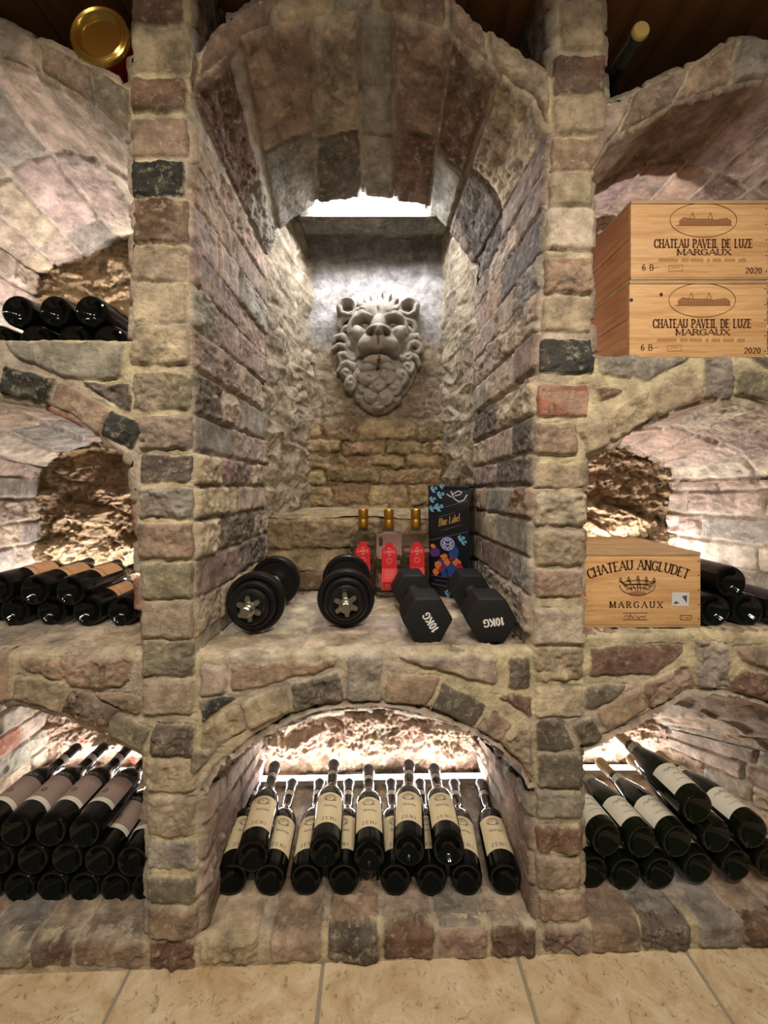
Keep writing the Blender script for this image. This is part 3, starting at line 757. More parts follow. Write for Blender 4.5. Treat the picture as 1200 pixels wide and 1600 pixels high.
# ---- lettering drawn with strokes: glyph boxes are 1 high
G = {
 'A': (.82, [[(0,0),(.41,1),(.82,0)],[(.17,.36),(.65,.36)]]), 'B': (.66, [[(.1,0),(.1,1)],[(.1,1),(.42,1),(.56,.88),(.56,.64),(.42,.53),(.1,.53)],[(.42,.53),(.64,.4),(.64,.14),(.46,0),(.1,0)]]),
 'C': (.74, [[(.72,.8),(.6,.95),(.38,1),(.16,.9),(.04,.66),(.04,.34),(.16,.1),(.38,0),(.6,.05),(.72,.2)]]), 'D': (.78, [[(.1,0),(.1,1)],[(.1,1),(.42,1),(.66,.84),(.74,.5),(.66,.16),(.42,0),(.1,0)]]),
 'E': (.64, [[(.1,0),(.1,1)],[(.1,1),(.6,1)],[(.1,.52),(.48,.52)],[(.1,0),(.62,0)]]), 'G': (.8, [[(.72,.82),(.58,.96),(.38,1),(.16,.9),(.04,.66),(.04,.34),(.16,.1),(.4,0),(.6,.06),(.7,.18),(.7,.44),(.46,.44)]]),
 'H': (.8, [[(.1,0),(.1,1)],[(.7,0),(.7,1)],[(.1,.52),(.7,.52)]]), 'I': (.3, [[(.15,0),(.15,1)]]), 'K': (.74, [[(.1,0),(.1,1)],[(.68,1),(.12,.42)],[(.3,.58),(.72,0)]]),
 'L': (.62, [[(.1,0),(.1,1)],[(.1,0),(.6,0)]]), 'M': (.95, [[(.1,0),(.1,1)],[(.1,1),(.47,.12),(.85,1)],[(.85,1),(.85,0)]]), 'N': (.82, [[(.1,0),(.1,1)],[(.1,1),(.7,0)],[(.7,0),(.7,1)]]),
 'O': (.8, [[(.38,1),(.16,.9),(.04,.66),(.04,.34),(.16,.1),(.38,0),(.6,.1),(.74,.34),(.74,.66),(.6,.9),(.38,1)]]), 'P': (.64, [[(.1,0),(.1,1)],[(.1,1),(.42,1),(.6,.86),(.6,.62),(.42,.48),(.1,.48)]]),
 'R': (.74, [[(.1,0),(.1,1)],[(.1,1),(.42,1),(.58,.86),(.58,.66),(.42,.52),(.1,.52)],[(.36,.52),(.7,0)]]), 'S': (.62, [[(.54,.84),(.4,1),(.2,1),(.06,.84),(.1,.64),(.46,.4),(.54,.2),(.4,0),(.2,0),(.04,.16)]]),
 'T': (.7, [[(.35,0),(.35,1)],[(.02,1),(.68,1)]]), 'U': (.8, [[(.1,1),(.1,.28),(.22,.06),(.4,0),(.58,.06),(.7,.28),(.7,1)]]), 'V': (.76, [[(.02,1),(.38,0),(.74,1)]]),
 'X': (.74, [[(.04,1),(.7,0)],[(.7,1),(.04,0)]]), 'Z': (.68, [[(.06,1),(.62,1),(.04,0),(.64,0)]]), 'W': (1.0, [[(.02,1),(.26,0),(.5,.8),(.74,0),(.98,1)]]),
 '0': (.62, [[(.3,1),(.12,.86),(.06,.5),(.12,.14),(.3,0),(.48,.14),(.54,.5),(.48,.86),(.3,1)]]), '1': (.4, [[(.08,.8),(.24,1),(.24,0)]]), '2': (.6, [[(.06,.8),(.2,1),(.42,1),(.54,.8),(.5,.6),(.04,0),(.56,0)]]),
 '6': (.6, [[(.5,.9),(.34,1),(.14,.84),(.06,.4),(.12,.1),(.3,0),(.48,.1),(.54,.32),(.44,.52),(.28,.56),(.1,.42)]]), '4': (.6, [[(.42,0),(.42,1),(.04,.32),(.56,.32)]]),
 'l': (.32, [[(.1,1),(.18,.9),(.18,.12),(.28,0)]]), 'u': (.52, [[(.08,.62),(.08,.12),(.22,0),(.4,.12)],[(.4,.62),(.4,.1),(.5,0)]]), 'e': (.48, [[(.08,.34),(.4,.44),(.26,.64),(.08,.48),(.08,.14),(.24,0),(.42,.1)]]),
 'a': (.52, [[(.1,.58),(.3,.62),(.38,.5),(.38,.1),(.48,0)],[(.38,.36),(.12,.28),(.08,.1),(.2,0),(.38,.12)]]), 'b': (.5, [[(.1,1),(.1,.08),(.26,0),(.42,.16),(.42,.46),(.26,.62),(.1,.5)]]),
 'm': (.78, [[(.08,0),(.08,.6)],[(.08,.5),(.22,.62),(.34,.5),(.34,0)],[(.34,.5),(.5,.62),(.64,.5),(.64,0)]]), 'r': (.4, [[(.08,0),(.08,.6)],[(.08,.46),(.24,.62),(.36,.54)]]),
 'o': (.5, [[(.24,.62),(.08,.46),(.08,.14),(.24,0),(.42,.14),(.42,.46),(.24,.62)]]), 'n': (.52, [[(.08,0),(.08,.6)],[(.08,.46),(.24,.62),(.4,.5),(.4,0)]]), ' ': (.42, []), '.': (.2, [[(.1,0),(.1,.08)]]),
}
def text_poly(s, h, thick=.15, thin=.055, serif=0.0, sp=.12, slant=0.0, wx=1.0):
    """list of quads (4 x (u,v)), centred on u=0, base line v=0"""
    x = 0; Q = []
    for ch in s:
        w, strokes = G[ch]
        for st in strokes:
            n = len(st)
            for i in range(n-1):
                (ax, ay), (bx, by) = st[i], st[i+1]
                dx, dy = (bx-ax)*wx, by-ay; L = math.hypot(dx, dy) or 1
                vert = abs(dy)/L; t = thin+(thick-thin)*vert**1.5
                if vert > .3 and dx*dy > 0 and ch in 'AVXMNKWRZ': t = thin+(thick-thin)*.25 if ch not in 'Z' else thick
                px, py = -dy/L*t/2, dx/L*t/2; ex, ey = dx/L*t*.22, dy/L*t*.22
                A = (x+ax*wx-ex, ay-ey); B = (x+bx*wx+ex, by+ey)
                Q.append([(A[0]+px, A[1]+py), (B[0]+px, B[1]+py), (B[0]-px, B[1]-py), (A[0]-px, A[1]-py)])
            if serif:
                for k, (a, b) in ((0, (st[0], st[1])), (1, (st[-1], st[-2]))):
                    if abs(a[1]-b[1]) > .25 and (a[1] < .02 or a[1] > .98):
                        sg = 1 if a[1] < .5 else -1; cx = x+a[0]*wx; s2 = serif/2+thick/3
                        Q.append([(cx-s2, a[1]), (cx+s2, a[1]), (cx+s2, a[1]+sg*thin), (cx-s2, a[1]+sg*thin)])
                    elif abs(a[1]-b[1]) < .05 and ch in 'ELTZ' and k == (0 if False else 1):
                        sg = -1 if a[1] > .8 else 1; cx = x+a[0]*wx
                        if a[1] > .98 or a[1] < .02: Q.append([(cx-thin, a[1]), (cx, a[1]), (cx, a[1]+sg*.22), (cx-thin*.6, a[1]+sg*.22)])
        x += w*wx+sp
    x -= sp
    return [[((u-x/2+v*slant)*h, v*h) for u, v in q] for q in Q], x*h
def strokes_poly(lines, t):
    Q = []
    for st in lines:
        for (ax, ay), (bx, by) in zip(st[:-1], st[1:]):
            dx, dy = bx-ax, by-ay; L = math.hypot(dx, dy) or 1; px, py = -dy/L*t/2, dx/L*t/2; ex, ey = dx/L*t*.3, dy/L*t*.3
            Q.append([(ax-ex+px, ay-ey+py), (bx+ex+px, by+ey+py), (bx+ex-px, by+ey-py), (ax-ex-px, ay-ey-py)])
    return Q
def quads_mesh(name, Q, fn, mat, parent=None, sub=1):
    V, F = [], []
    for q in Q:
        n = len(V)
        V += [fn(u, v) for u, v in q]; F.append(tuple(range(n, n+len(q))))
    me = bpy.data.meshes.new(name); me.from_pydata([tuple(v) for v in V], [], F); me.materials.append(mat)
    o = bpy.data.objects.new(name, me); COL.objects.link(o)
    if parent: o.parent = parent
    return o
def arc_line(cx, cy, rx, ry, a0, a1, n=24):
    return [(cx+rx*math.cos(math.radians(a0+(a1-a0)*k/n)), cy+ry*math.sin(math.radians(a0+(a1-a0)*k/n))) for k in range(n+1)]
def scribble(x0, x1, y, h, rnd, n=16):
    return [(x0+(x1-x0)*k/n, y+h*(rnd.random()-.3)*(1.6 if k % 4 == 0 else .8)) for k in range(n+1)]

# ---------------------------------------------------------------- wine bottles
def glassmat(name, c, rough=.06):
    m = plain(name, c, rough, 0, .38, .0); m.node_tree.nodes['Principled BSDF'].inputs['Base Color'].default_value = (*c, 1); return m
GLASS_D = glassmat('bottle_glass_dark', (.0035, .0045, .0040))
GLASS_G = glassmat('bottle_glass_olive', (.004, .0065, .0025))
CAPS_K = plain('capsule_black', (26,26,28), .35); CAPS_GR = plain('capsule_charcoal', (52,50,54), .4); CAPS_T = plain('capsule_tan', (168,140,96), .5)
CAPS_GOLD = plain('capsule_gold', (190,170,110), .35, .6); BAND = plain('neck_band', (168,160,150), .6)
PAP_C = speckle(plain('cream_label_paper', (226,214,180), .7), 120, .05, .05); PAP_G = speckle(plain('greyish_pink_label_paper', (150,132,126), .7), 120, .06, .05)
PAP_O = speckle(plain('peach_label_paper', (206,164,124), .7), 120, .06, .05); PAP_W = speckle(plain('white_label_paper', (214,212,200), .7), 120, .05, .05)
PAP_L = speckle(plain('yellow_label_band', (222,214,168), .7), 120, .05, .05)
INK = plain('dark_ink', (60,54,52), .7); INK_W = plain('pale_ink', (150,146,140), .7); INK_M = plain('mid_ink', (120,112,100), .7)
BORD = [(0,.022),(.010,.020),(.020,.012),(.027,.003),(.031,.0),(.0345,.001),(.0372,.005),(.038,.012),(.038,.140),(.0374,.152),(.035,.164),(.029,.176),(.022,.187),(.0172,.198),(.0152,.212),(.0140,.286),(.0158,.289),(.0158,.297),(.0140,.301),(0,.301)]
BURG = [(0,.022),(.012,.020),(.023,.012),(.030,.003),(.034,.0),(.038,.001),(.0405,.006),(.041,.013),(.041,.098),(.0400,.114),(.0365,.134),(.030,.156),(.0235,.176),(.0185,.196),(.0155,.214),(.0142,.232),(.0142,.262),(.0158,.265),(.0158,.272),(.0142,.276),(0,.276)]
def curved(r, th0, th1, z0, z1, n=20, lift=.0005):
    V, F = [], []
    for k in range(n+1):
        t = th0+(th1-th0)*k/n
        for zz in (z0, z1): V.append(((r+lift)*math.sin(t), -(r+lift)*math.cos(t), zz))
    for k in range(n): F.append((2*k, 2*k+2, 2*k+3, 2*k+1))
    return V, F
def bottle(kind):
    rnd = random.Random(3)
    prof_, gl = (BURG, GLASS_G) if kind == 'white' else (BORD, GLASS_D)
    o = mesh_obj('wine_bottle', *lathe(prof_, 40), gl)
    R0 = .041 if kind == 'white' else .038
    capm = {'plain': CAPS_K, 'peach': CAPS_K, 'grey': CAPS_K, 'cream': CAPS_GR, 'white': CAPS_T}[kind]
    z0 = {'grey': .256, 'cream': .262, 'white': .216}.get(kind, .240)
    rn = .0160 if kind == 'white' else .0150
    e_ = -.024 if kind == 'white' else 0
    cp = [(rn+.0004, z0), (.0148, z0+.012), (.0146, .284+e_), (.0164, .288+e_), (.0168, .298+e_), (.0150, .3022+e_), (0, .3024+e_)]
    if kind == 'cream': cp = [(.0152, z0), (.0150, .285), (.0176, .290), (.0182, .297), (.0160, .3030), (.008, .3045), (0, .3048)]
    mesh_obj('capsule', *lathe(cp, 28), capm, o)
    def cyl(r): return lambda u, v: ((r+.0009)*math.sin(u/r), -(r+.0009)*math.cos(u/r), v)
    if kind == 'grey':
        mesh_obj('neck_band', *lathe([(.0152,.232),(.0152,.250)], 28)[:2], BAND, o)
        lb = mesh_obj('label', *curved(R0, -1.25, 1.25, .0575, .128), PAP_G, o)
        mesh_obj('lower_label', *curved(R0, -1.25, 1.25, .045, .057), PAP_W, o)
        quads_mesh('emblem', strokes_poly([arc_line(0, .078, .006, .0055, 0, 360, 20), arc_line(0, .078, .003, .004, 200, 500, 12)], .0013), cyl(R0), INK, lb)
        q = text_poly('SANTI', .008, .2, .14, sp=.25, wx=1.2)[0]
        cl = mesh_obj('collar_label', *curved(.0381, -1.5, 1.5, .129, .141), CAPS_K, o)
        quads_mesh('lettering', [[(u, v+.1305) for u, v in a] for a in q], cyl(.0384), INK_W, cl)
    if kind == 'cream':
        mesh_obj('neck_band', *curved(.0147, -3.1, 3.1, .240, .256), BAND, o)
        lb = mesh_obj('label', *curved(R0, -1.0, 1.0, .038, .134), PAP_C, o)
        Q = [[(u, v+.046) for u, v in a] for a in text_poly('ZENI', .0085, .16, .09, serif=.2, sp=.45, wx=1.2)[0]]
        quads_mesh('lettering', Q, cyl(R0), INK, lb)
        Q = [[(u, v+.087) for u, v in a] for a in text_poly('Amarone', .0085, .16, .07, sp=.06, slant=.3)[0]]
        Q += strokes_poly([[(-.017, .077), (.017, .077)], [(-.020, .071), (.020, .071)], [(-.014, .066), (.014, .066)]], .0007)
        quads_mesh('script', Q, cyl(R0), INK_M, lb)
        quads_mesh('emblem', strokes_poly([arc_line(0, .116, .016, .010, 20, 340, 30), arc_line(0, .115, .012, .007, -60, 200, 20), [(-.012, .110), (-.002, .117), (.010, .113)]], .0020), cyl(R0), INK_M, lb)
    if kind == 'peach':
        lb = mesh_obj('label', *curved(R0, -1.15, 1.15, .082, .145), PAP_O, o)
        mesh_obj('lower_label', *curved(R0, -1.15, 1.15, .066, .0805), PAP_O, o)
        quads_mesh('script', strokes_poly([scribble(-.016, .016, .124, .006, rnd), scribble(-.012, .014, .108, .004, rnd), scribble(-.010, .010, .073, .003, rnd)], .0009), cyl(R0), INK_M, lb)
    if kind == 'white':
        lb = mesh_obj('label', *curved(R0, -1.2, 1.2, .026, .092), PAP_W, o)
        quads_mesh('script', strokes_poly([scribble(-.026, .024, .074, .009, rnd, 26), scribble(-.014, .018, .057, .005, rnd, 14), scribble(-.020, .022, .042, .002, rnd)], .0012), cyl(R0), INK_M, lb)
        nb = mesh_obj('neck_label', *curved(.0212, -1.3, 1.3, .184, .200), PAP_W, o)
        quads_mesh('emblem', strokes_poly([arc_line(0, .192, .008, .0045, 0, 360, 16)], .0012), lambda u, v: (.0232*math.sin(u/.021), -.0232*math.cos(u/.021), v), INK, nb)
    return o
PROTO = {}; USED = {}
def lay(kind, base, tip, label, group, roll=0.0, rad=1.0, cat='wine bottle'):
    if kind not in PROTO: PROTO[kind] = bottle(kind); o = PROTO[kind]
    else: o = copy_tree(PROTO[kind])
    b, t = Vector(base), Vector(tip); d = (t-b).normalized()
    up = Vector((0, 0, 1)); up = (up-d*up.dot(d)).normalized()
    up = Matrix.Rotation(roll, 3, d) @ up
    X = (-up).cross(d); M = Matrix((X, -up, d)).transposed().to_4x4(); M.translation = b
    o.matrix_world = M @ Matrix.Scale(rad, 4)
    tag(o, label, cat, group); return o
ORD = ['first', 'second', 'third', 'fourth', 'fifth', 'sixth', 'seventh', 'eighth', 'ninth']
# centre bay, cream labels
low = [(361,1384,398),(421,1384,456),(478,1376,499),(537,1376,545),(618,1376,611),(674,1374,656),(729,1376,710),(790,1376,752)]
for i, (x, y, xt) in enumerate(low):
    Yb = .93; b = WP(x, y, Yb); b.z = z(-.985)+.040; t = WP(xt, 1232, 1.225); t.z = b.z-.006
    lay('cream', b, t, 'cream-labelled wine bottle under the centre ledge, bottom row, %s from the left' % ORD[i], 'cream-labelled bottles under the centre ledge', roll=RND.uniform(-.35, .35))
for i, (x, y, xt, yt, rl) in enumerate([(394,1339,428,1203,.1),(508,1332,521,1200,.12),(577,1339,576,1208,.0),(639,1329,639,1200,-.02),(701,1328,679,1206,-.1)]):
    b = WP(x, y, .925); t = WP(xt, yt, 1.21)
    lay('cream', b, t, 'cream-labelled wine bottle under the centre ledge, top row, %s from the left' % ORD[i], 'cream-labelled bottles under the centre ledge', roll=rl, rad=1.0)
# lower left, grey labels
RO = {0: [(-23,1388),(29,1388),(81,1387),(131,1388),(180,1389),(229,1388)], 1: [(-3,1343),(50,1343),(104,1342),(155,1345),(206,1347)], 2: [(-32,1300),(23,1299),(78,1299),(131,1301)]}
nm = {0: 'bottom', 1: 'middle', 2: 'top'}
for r, row in RO.items():
    for i, (x, y) in enumerate(row):
        b = WP(x, y, .925); t = b+Vector((RND.uniform(-.003, .003), .3, -.010 if r == 2 else -.003))
        lay('grey', b, t, 'grey-labelled wine bottle, %s row of the lower left stack, %s from the left' % (nm[r], ORD[i]), 'grey-labelled bottles at the lower left', roll=RND.uniform(-.1, .25))
# middle left, peach labels
for i, (x, y) in enumerate([(-32,970),(22,969),(80,971),(136,969),(190,969)]):
    b = WP(x, y, .985); b.z = z(-.37)+.037; t = b+Vector((.0, .3, 0))
    lay('peach', b, t, 'peach-labelled wine bottle, lower row of the middle left shelf, %s from left' % ORD[i], 'peach-labelled bottles at middle left', roll=RND.uniform(-.3, .5))
for i, (x, y) in enumerate([(-4,920),(53,923),(109,924)]):
    b = WP(x, y, .975); t = b+Vector((.012, .3, 0))
    lay('peach', b, t, 'peach-labelled wine bottle, upper row of the middle left shelf, %s from left' % ORD[i], 'peach-labelled bottles at middle left', roll=RND.uniform(-.2, .3))
# top left
for i, (x, y) in enumerate([(-5,529),(54,529),(113,528),(170,528)]):
    b = WP(x, y, .95); b.z = z(.291)+.037; lay('plain', b, b+Vector((0, .3, 0)), 'half hidden black wine bottle, lower row of the top left shelf, %s from left' % ORD[i], 'black bottles on the top left shelf')
for i, (x, y) in enumerate([(25,484),(84,486),(140,488)]):
    b = WP(x, y, .94); b.z = z(.291)+.037+.066; lay('plain', b, b+Vector((.006, .3, 0)), 'black wine bottle, upper row of the top left shelf, %s from left' % ORD[i], 'black bottles on the top left shelf')
# middle right
for i, (x, y) in enumerate([(1118,954),(1170,956),(1223,955)]):
    b = WP(x, y, .915); b.z = z(-.345)+.037; lay('plain', b, b+Vector((-.01, .3, 0)), 'black wine bottle on the ledge, %s to the right of the single crate' % ORD[i], 'black bottles beside the single crate')
b = WP(1143, 910, .925); lay('plain', b, b+Vector((-.01, .3, 0)), 'black wine bottle lying on top of the row right of the single crate', 'black bottles beside the single crate')
# lower right, white labels
for i, (x, y) in enumerate([(927,1363),(978,1366),(1032,1365),(1092,1357),(1152,1353),(1206,1348)]):
    b = WP(x, y, .945); b.z = max(b.z, z(-.985)+.038); lay('white', b, b+Vector((-.02, .29, 0)), 'green wine bottle, bottom row of the lower right stack, %s from the left' % ORD[i], 'white-labelled bottles at the lower right', rad=.95)
for i, (x, y, w) in enumerate([(949,1313,'second row, leftmost'),(1004,1316,'second row, second from the left'),(1059,1315,'second row, third from the left'),(1121,1308,'second row under the highest bottle'),(1178,1301,'second row, rightmost')]):
    b = WP(x, y, .94); lay('white', b, b+Vector((-.035, .28, -.004)), 'tan-capped green wine bottle in the lower right stack, %s' % w, 'white-labelled bottles at the lower right', rad=.97, roll=RND.uniform(-.15, .15))
b = WP(1091, 1263, .93); lay('white', b, b+Vector((-.035, .28, .010)), 'tan-capped wine bottle with white label lying highest in the lower right stack', 'white-labelled bottles at the lower right', rad=.97)
# bottle above the right arch, neck to the room
b = WP(1000, 50, .80)
bt = lay('plain', b+Vector((.0, .30, .006)), b, 'dark wine bottle lying above the right arch, gold-capped neck towards the room', None)
for ch in list(bt.children):
    if ch.name.startswith('capsule'):
        ch.data = ch.data.copy(); ch.data.materials.clear(); ch.data.materials.append(CAPS_K)
mesh_obj('gold_cork_seal', *lathe([(.0172, .2985), (.0172, .3035), (.0150, .3062), (0, .3062)], 28), CAPS_GOLD, bt)
# gift tin above the left arch
TINR = speckle(plain('dark_red_lacquer', (150,20,32), .3, .2), 40, .1, .02); GOLD = plain('polished_gold', (206,170,84), .22, .9)
tin = empty('gift_tin'); c = WP(153, 52, .84); RT = .0625
Mt = Matrix.Translation(c) @ Matrix.Rotation(-math.pi/2, 4, 'X')
bo = mesh_obj('body', *xf(lathe([(RT*.97, .012), (RT*.98, .02), (RT*.98, .28), (RT*.9, .29), (0, .29)], 56), Mt), TINR, tin)
mesh_obj('gold_base', *xf(lathe([(0, .010), (RT*.66, .010), (RT*.70, .008), (RT*.74, .0035), (RT*.80, .001), (RT*.86, .003), (RT*.93, .001), (RT*.99, .003), (RT, .007), (RT, .012), (RT*.97, .013)], 64), Mt), GOLD, tin)
tag(tin, 'dark red round tin with a gold base lying above the left arch', 'tin')
# ---------------------------------------------------------------- wine crates
def pine(name, c1, c2, sc):
    m, nt, b = newmat(name); L = nt.links.new
    tc = N(nt, 'ShaderNodeTexCoord'); mp = N(nt, 'ShaderNodeMapping'); mp.inputs['Scale'].default_value = sc
    n1 = N(nt, 'ShaderNodeTexNoise', i_Scale=3.0, i_Detail=7.0, i_Distortion=.8); n2 = N(nt, 'ShaderNodeTexNoise', i_Scale=16.0, i_Detail=5.0)
    cr = N(nt, 'ShaderNodeValToRGB'); e = cr.color_ramp.elements; e[0].position = .3; e[0].color = (*lin(c1), 1); e[1].position = .68; e[1].color = (*lin(c2), 1)
    L(tc.outputs['Object'], mp.inputs[0]); L(mp.outputs[0], n1.inputs['Vector']); L(mp.outputs[0], n2.inputs['Vector']); L(n1.outputs['Fac'], cr.inputs[0])
    r = N(nt, 'ShaderNodeMapRange', i_1=.35, i_2=.65, i_3=.88, i_4=1.08); L(n2.outputs['Fac'], r.inputs[0])
    mx = N(nt, 'ShaderNodeMix', data_type='RGBA', blend_type='MULTIPLY'); mx.inputs[0].default_value = 1; L(cr.outputs[0], mx.inputs[6]); L(r.outputs[0], mx.inputs[7])
    L(mx.outputs[2], b.inputs['Base Color']); b.inputs['Roughness'].default_value = .55
    bp = N(nt, 'ShaderNodeBump', i_Strength=.15, i_Distance=.001); L(n2.outputs['Fac'], bp.inputs['Height']); L(bp.outputs[0], b.inputs['Normal'])
    return m
PINE = pine('pine_front', (190,144,94), (222,182,132), (1.6, 8, 26)); PINE2 = pine('pine_side', (176,120,84), (206,152,108), (8, 2, 22)); PINE3 = pine('pine_lid', (150,124,92), (196,164,122), (2, 14, 20))
BRAND = plain('branded_ink', (92,56,36), .8); BRANDK = plain('branded_dark_ink', (60,36,28), .8); BRANDL = plain('branded_faint_ink', (150,108,72), .8)
STICK = plain('sticker_white', (206,204,206), .5); STICKB = plain('sticker_blue', (72,76,116), .5)
NAIL = plain('nail_head', (70,52,40), .5, .6)
def crate(label, group, x0, x1, y, dep, zb, h, lid_at):
    """lid_at: 'top' or 'bottom' thin board"""
    r = empty('wine_crate', ((x0+x1)/2, y, zb)); w = x1-x0
    I = lambda VF: VF
    def sub(name, x0_, x1_, y0_, y1_, z0_, z1_, m, bev=.0015): return mesh_obj(name, *rbox(x0_, x1_, y0_, y1_, z0_, z1_, bev), m, r)
    t = .009
    sub('front_panel', -w/2, w/2, 0, t, .006, h-.009, PINE)
    sub('back_panel', -w/2, w/2, dep-t, dep, .006, h-.009, PINE)
    sub('side_panel', -w/2, -w/2+t, t+.0003, dep-t-.0003, .006, h*.52, PINE2); sub('side_panel', -w/2, -w/2+t, t+.0003, dep-t-.0003, h*.52+.0012, h-.009, PINE2)
    sub('side_panel', w/2-t, w/2, t+.0003, dep-t-.0003, .006, h-.009, PINE2)
    sub('lid', -w/2, w/2, -.001, dep+.001, h-.0085, h, PINE3); sub('base_board', -w/2, w/2, -.001, dep+.001, 0, .0055, PINE3)
    for k in range(5):
        zz = .02+k*(h-.04)/4
        o = mesh_obj('nail', *xf(lathe([(.0013, 0), (.0013, .001), (0, .0013)], 10), Matrix.Translation((w/2-.005, -.0001, zz)) @ Matrix.Rotation(math.pi/2, 4, 'X')), NAIL, r)
    tag(r, label, 'wine crate', group)
    return r
def on(r, Q, mat, name='lettering', lift=.0006): return quads_mesh(name, Q, lambda u, v: (u, -lift, v), mat, r)
def shift(Q, du, dv): return [[(u+du, v+dv) for u, v in q] for q in Q]
def fit(s, width, h, **k):
    Q, w = text_poly(s, h, **k); f = width/w; return [[(u*f, v) for u, v in q] for q in Q]
Hc = .172
c1 = crate('single pine wine crate with arched lettering on the middle right ledge', None, .465, .744, .905, .235, z(-.345)+.001, Hc, 'top')
k = .25/681; ox = lambda u: (u-380)*k-.003; oz = lambda v: Hc-(v-95)*k
Q = fit('CHATEAU ANGLUDET', .228, .0210, thick=.21, thin=.075, serif=.24, sp=.10)
Rr = .30; base = oz(202)
Q = [[((Rr+v)*math.sin(u/Rr)-.003, base-Rr+(Rr+v)*math.cos(u/Rr)) for u, v in q] for q in Q]
on(c1, Q, BRANDK)
on(c1, shift(fit('MARGAUX', .120, .0140, thick=.2, thin=.075, serif=.24, sp=.42), ox(366), oz(440)), BRANDK)
em = []
cx_, cz_ = ox(375), oz(285)
em += [arc_line(cx_, oz(300), 110*k, 62*k, 180, 360, 24), arc_line(cx_, oz(275), 108*k, -22*k, 0, 180, 20)]
for f in (0, 1, 2): em.append(arc_line(cx_, oz(290+f*22), (100-f*16)*k, 20*k, 15, 165, 18))
for u in (270, 320, 378, 430, 478):
    dz = 12*abs(u-375)/100; em.append([(ox(u-9), oz(262+dz)), (ox(u), oz(240+dz)), (ox(u+9), oz(262+dz)), (ox(u-9), oz(262+dz))]); em.append([(ox(u), oz(262+dz)), (ox(375+(u-375)*.62), oz(335-abs(u-375)*.15))])
    em.append([(ox(u+8), oz(268+dz)), (ox(375+(u-375)*.5+18), oz(330))])
on(c1, strokes_poly(em, .0016), BRANDK, 'emblem')
on(c1, [[(cx_+58*k*math.cos(a), oz(352)+(16*k)*math.sin(a)) for a in [j*2*math.pi/20 for j in range(20)]]], BRANDL, 'emblem_shade', .0004)
on(c1, strokes_poly([[(ox(285), oz(472)), (ox(435), oz(472))], [(ox(285), oz(514)), (ox(435), oz(514))], scribble(ox(292), ox(350), oz(500), 20*k, random.Random(5), 12), scribble(ox(362), ox(428), oz(500), 20*k, random.Random(6), 12),
   [(ox(640), oz(487)), (ox(712), oz(487)), (ox(708), oz(515)), (ox(642), oz(515)), (ox(640), oz(487))], [(ox(655), oz(490)), (ox(652), oz(512))], [(ox(672), oz(505)), (ox(700), oz(498))]], .0011), BRANDK, 'small_print')
on(c1, shift(fit('RD', 44*k, 24*k, thick=.16, thin=.08), ox(40), oz(411)), BRANDL, 'side_print'); on(c1, shift(fit('4', 15*k, 28*k, thick=.16, thin=.1), ox(50), oz(370)), BRANDL, 'side_print')
on(c1, [[(ox(590), oz(343)), (ox(697), oz(345)), (ox(692), oz(430)), (ox(585), oz(427))]], STICK, 'sticker', .0008)
on(c1, [[(ox(650), oz(368)), (ox(682), oz(362)), (ox(680), oz(410))], [(ox(596), oz(416)), (ox(612), oz(397)), (ox(635), oz(412))]], STICKB, 'sticker_print', .0011)

def paveil(label, zb, h, dx, year, seed):
    r = crate(label, 'stacked wine crates on the upper right shelf', .601+dx, .923+dx, .93, .28, zb, h, 'top')
    k = .0002874; ox = lambda u: (u-643)*k+.004; oz = lambda v: h-(v-45)*k
    on(r, strokes_poly([arc_line(ox(660), oz(208), 272*k, 138*k, 0, 360, 60)], .0013), BRAND, 'oval')
    cs = []
    for a, b, c_, d in ((462,200,885,250),):
        cs.append([(ox(a), oz(d)), (ox(b+262), oz(d)), (ox(c_), oz(d)), (ox(c_), oz(210)), (ox(850), oz(193)), (ox(742), oz(206)), (ox(742), oz(196)), (ox(600), oz(196)), (ox(500), oz(187)), (ox(462), oz(214))])
    on(r, cs, BRANDL, 'castle', .0004)
    on(r, strokes_poly([[(ox(440), oz(250)), (ox(890), oz(250))], [(ox(462), oz(214)), (ox(500), oz(187)), (ox(540), oz(198)), (ox(700), oz(198)), (ox(750), oz(207)), (ox(850), oz(192)), (ox(884), oz(214)), (ox(884), oz(250))],
       [(ox(553), oz(190)), (ox(571), oz(145)), (ox(589), oz(190))], [(ox(698), oz(190)), (ox(716), oz(145)), (ox(734), oz(190))]]+[[(ox(u), oz(214)), (ox(u), oz(244))] for u in range(480, 880, 22)], .0010), BRAND, 'castle_outline')
    on(r, shift(fit('CHATEAU PAVEIL DE LUZE', .2295, .0195, thick=.27, thin=.09, serif=.24, sp=.16), ox(660), oz(432)), BRAND)
    on(r, shift(fit('MARGAUX', .1265, .0138, thick=.26, thin=.09, serif=.26, sp=.14, wx=1.5), ox(664), oz(492)), BRAND)
    rr = random.Random(seed); L = []
    for a, b in ((295,455),(482,540),(556,662),(690,716),(738,810),(832,920),(948,1004)):
        u = a
        while u < b: L.append([(ox(u), oz(546)), (ox(u+2), oz(516+rr.random()*8))]); u += 9
    on(r, strokes_poly(L, .0013), BRANDL, 'small_print')
    on(r, shift(fit('6 B', 92*k, 46*k, thick=.16, thin=.1), ox(206), oz(616)), BRAND, 'small_print')
    on(r, strokes_poly([[(ox(378), oz(578)), (ox(492), oz(575)), (ox(490), oz(622)), (ox(378), oz(624)), (ox(378), oz(578))], [(ox(395), oz(600)), (ox(430), oz(590)), (ox(470), oz(592))], [(ox(252), oz(598)), (ox(302), oz(590))]], .0010), BRANDL, 'stamp')
    on(r, shift(fit('2020', 134*k, 44*k, thick=.18, thin=.1), ox(1070), oz(640)), BRAND, 'year')
    return r
ZC = z(.268)+.006
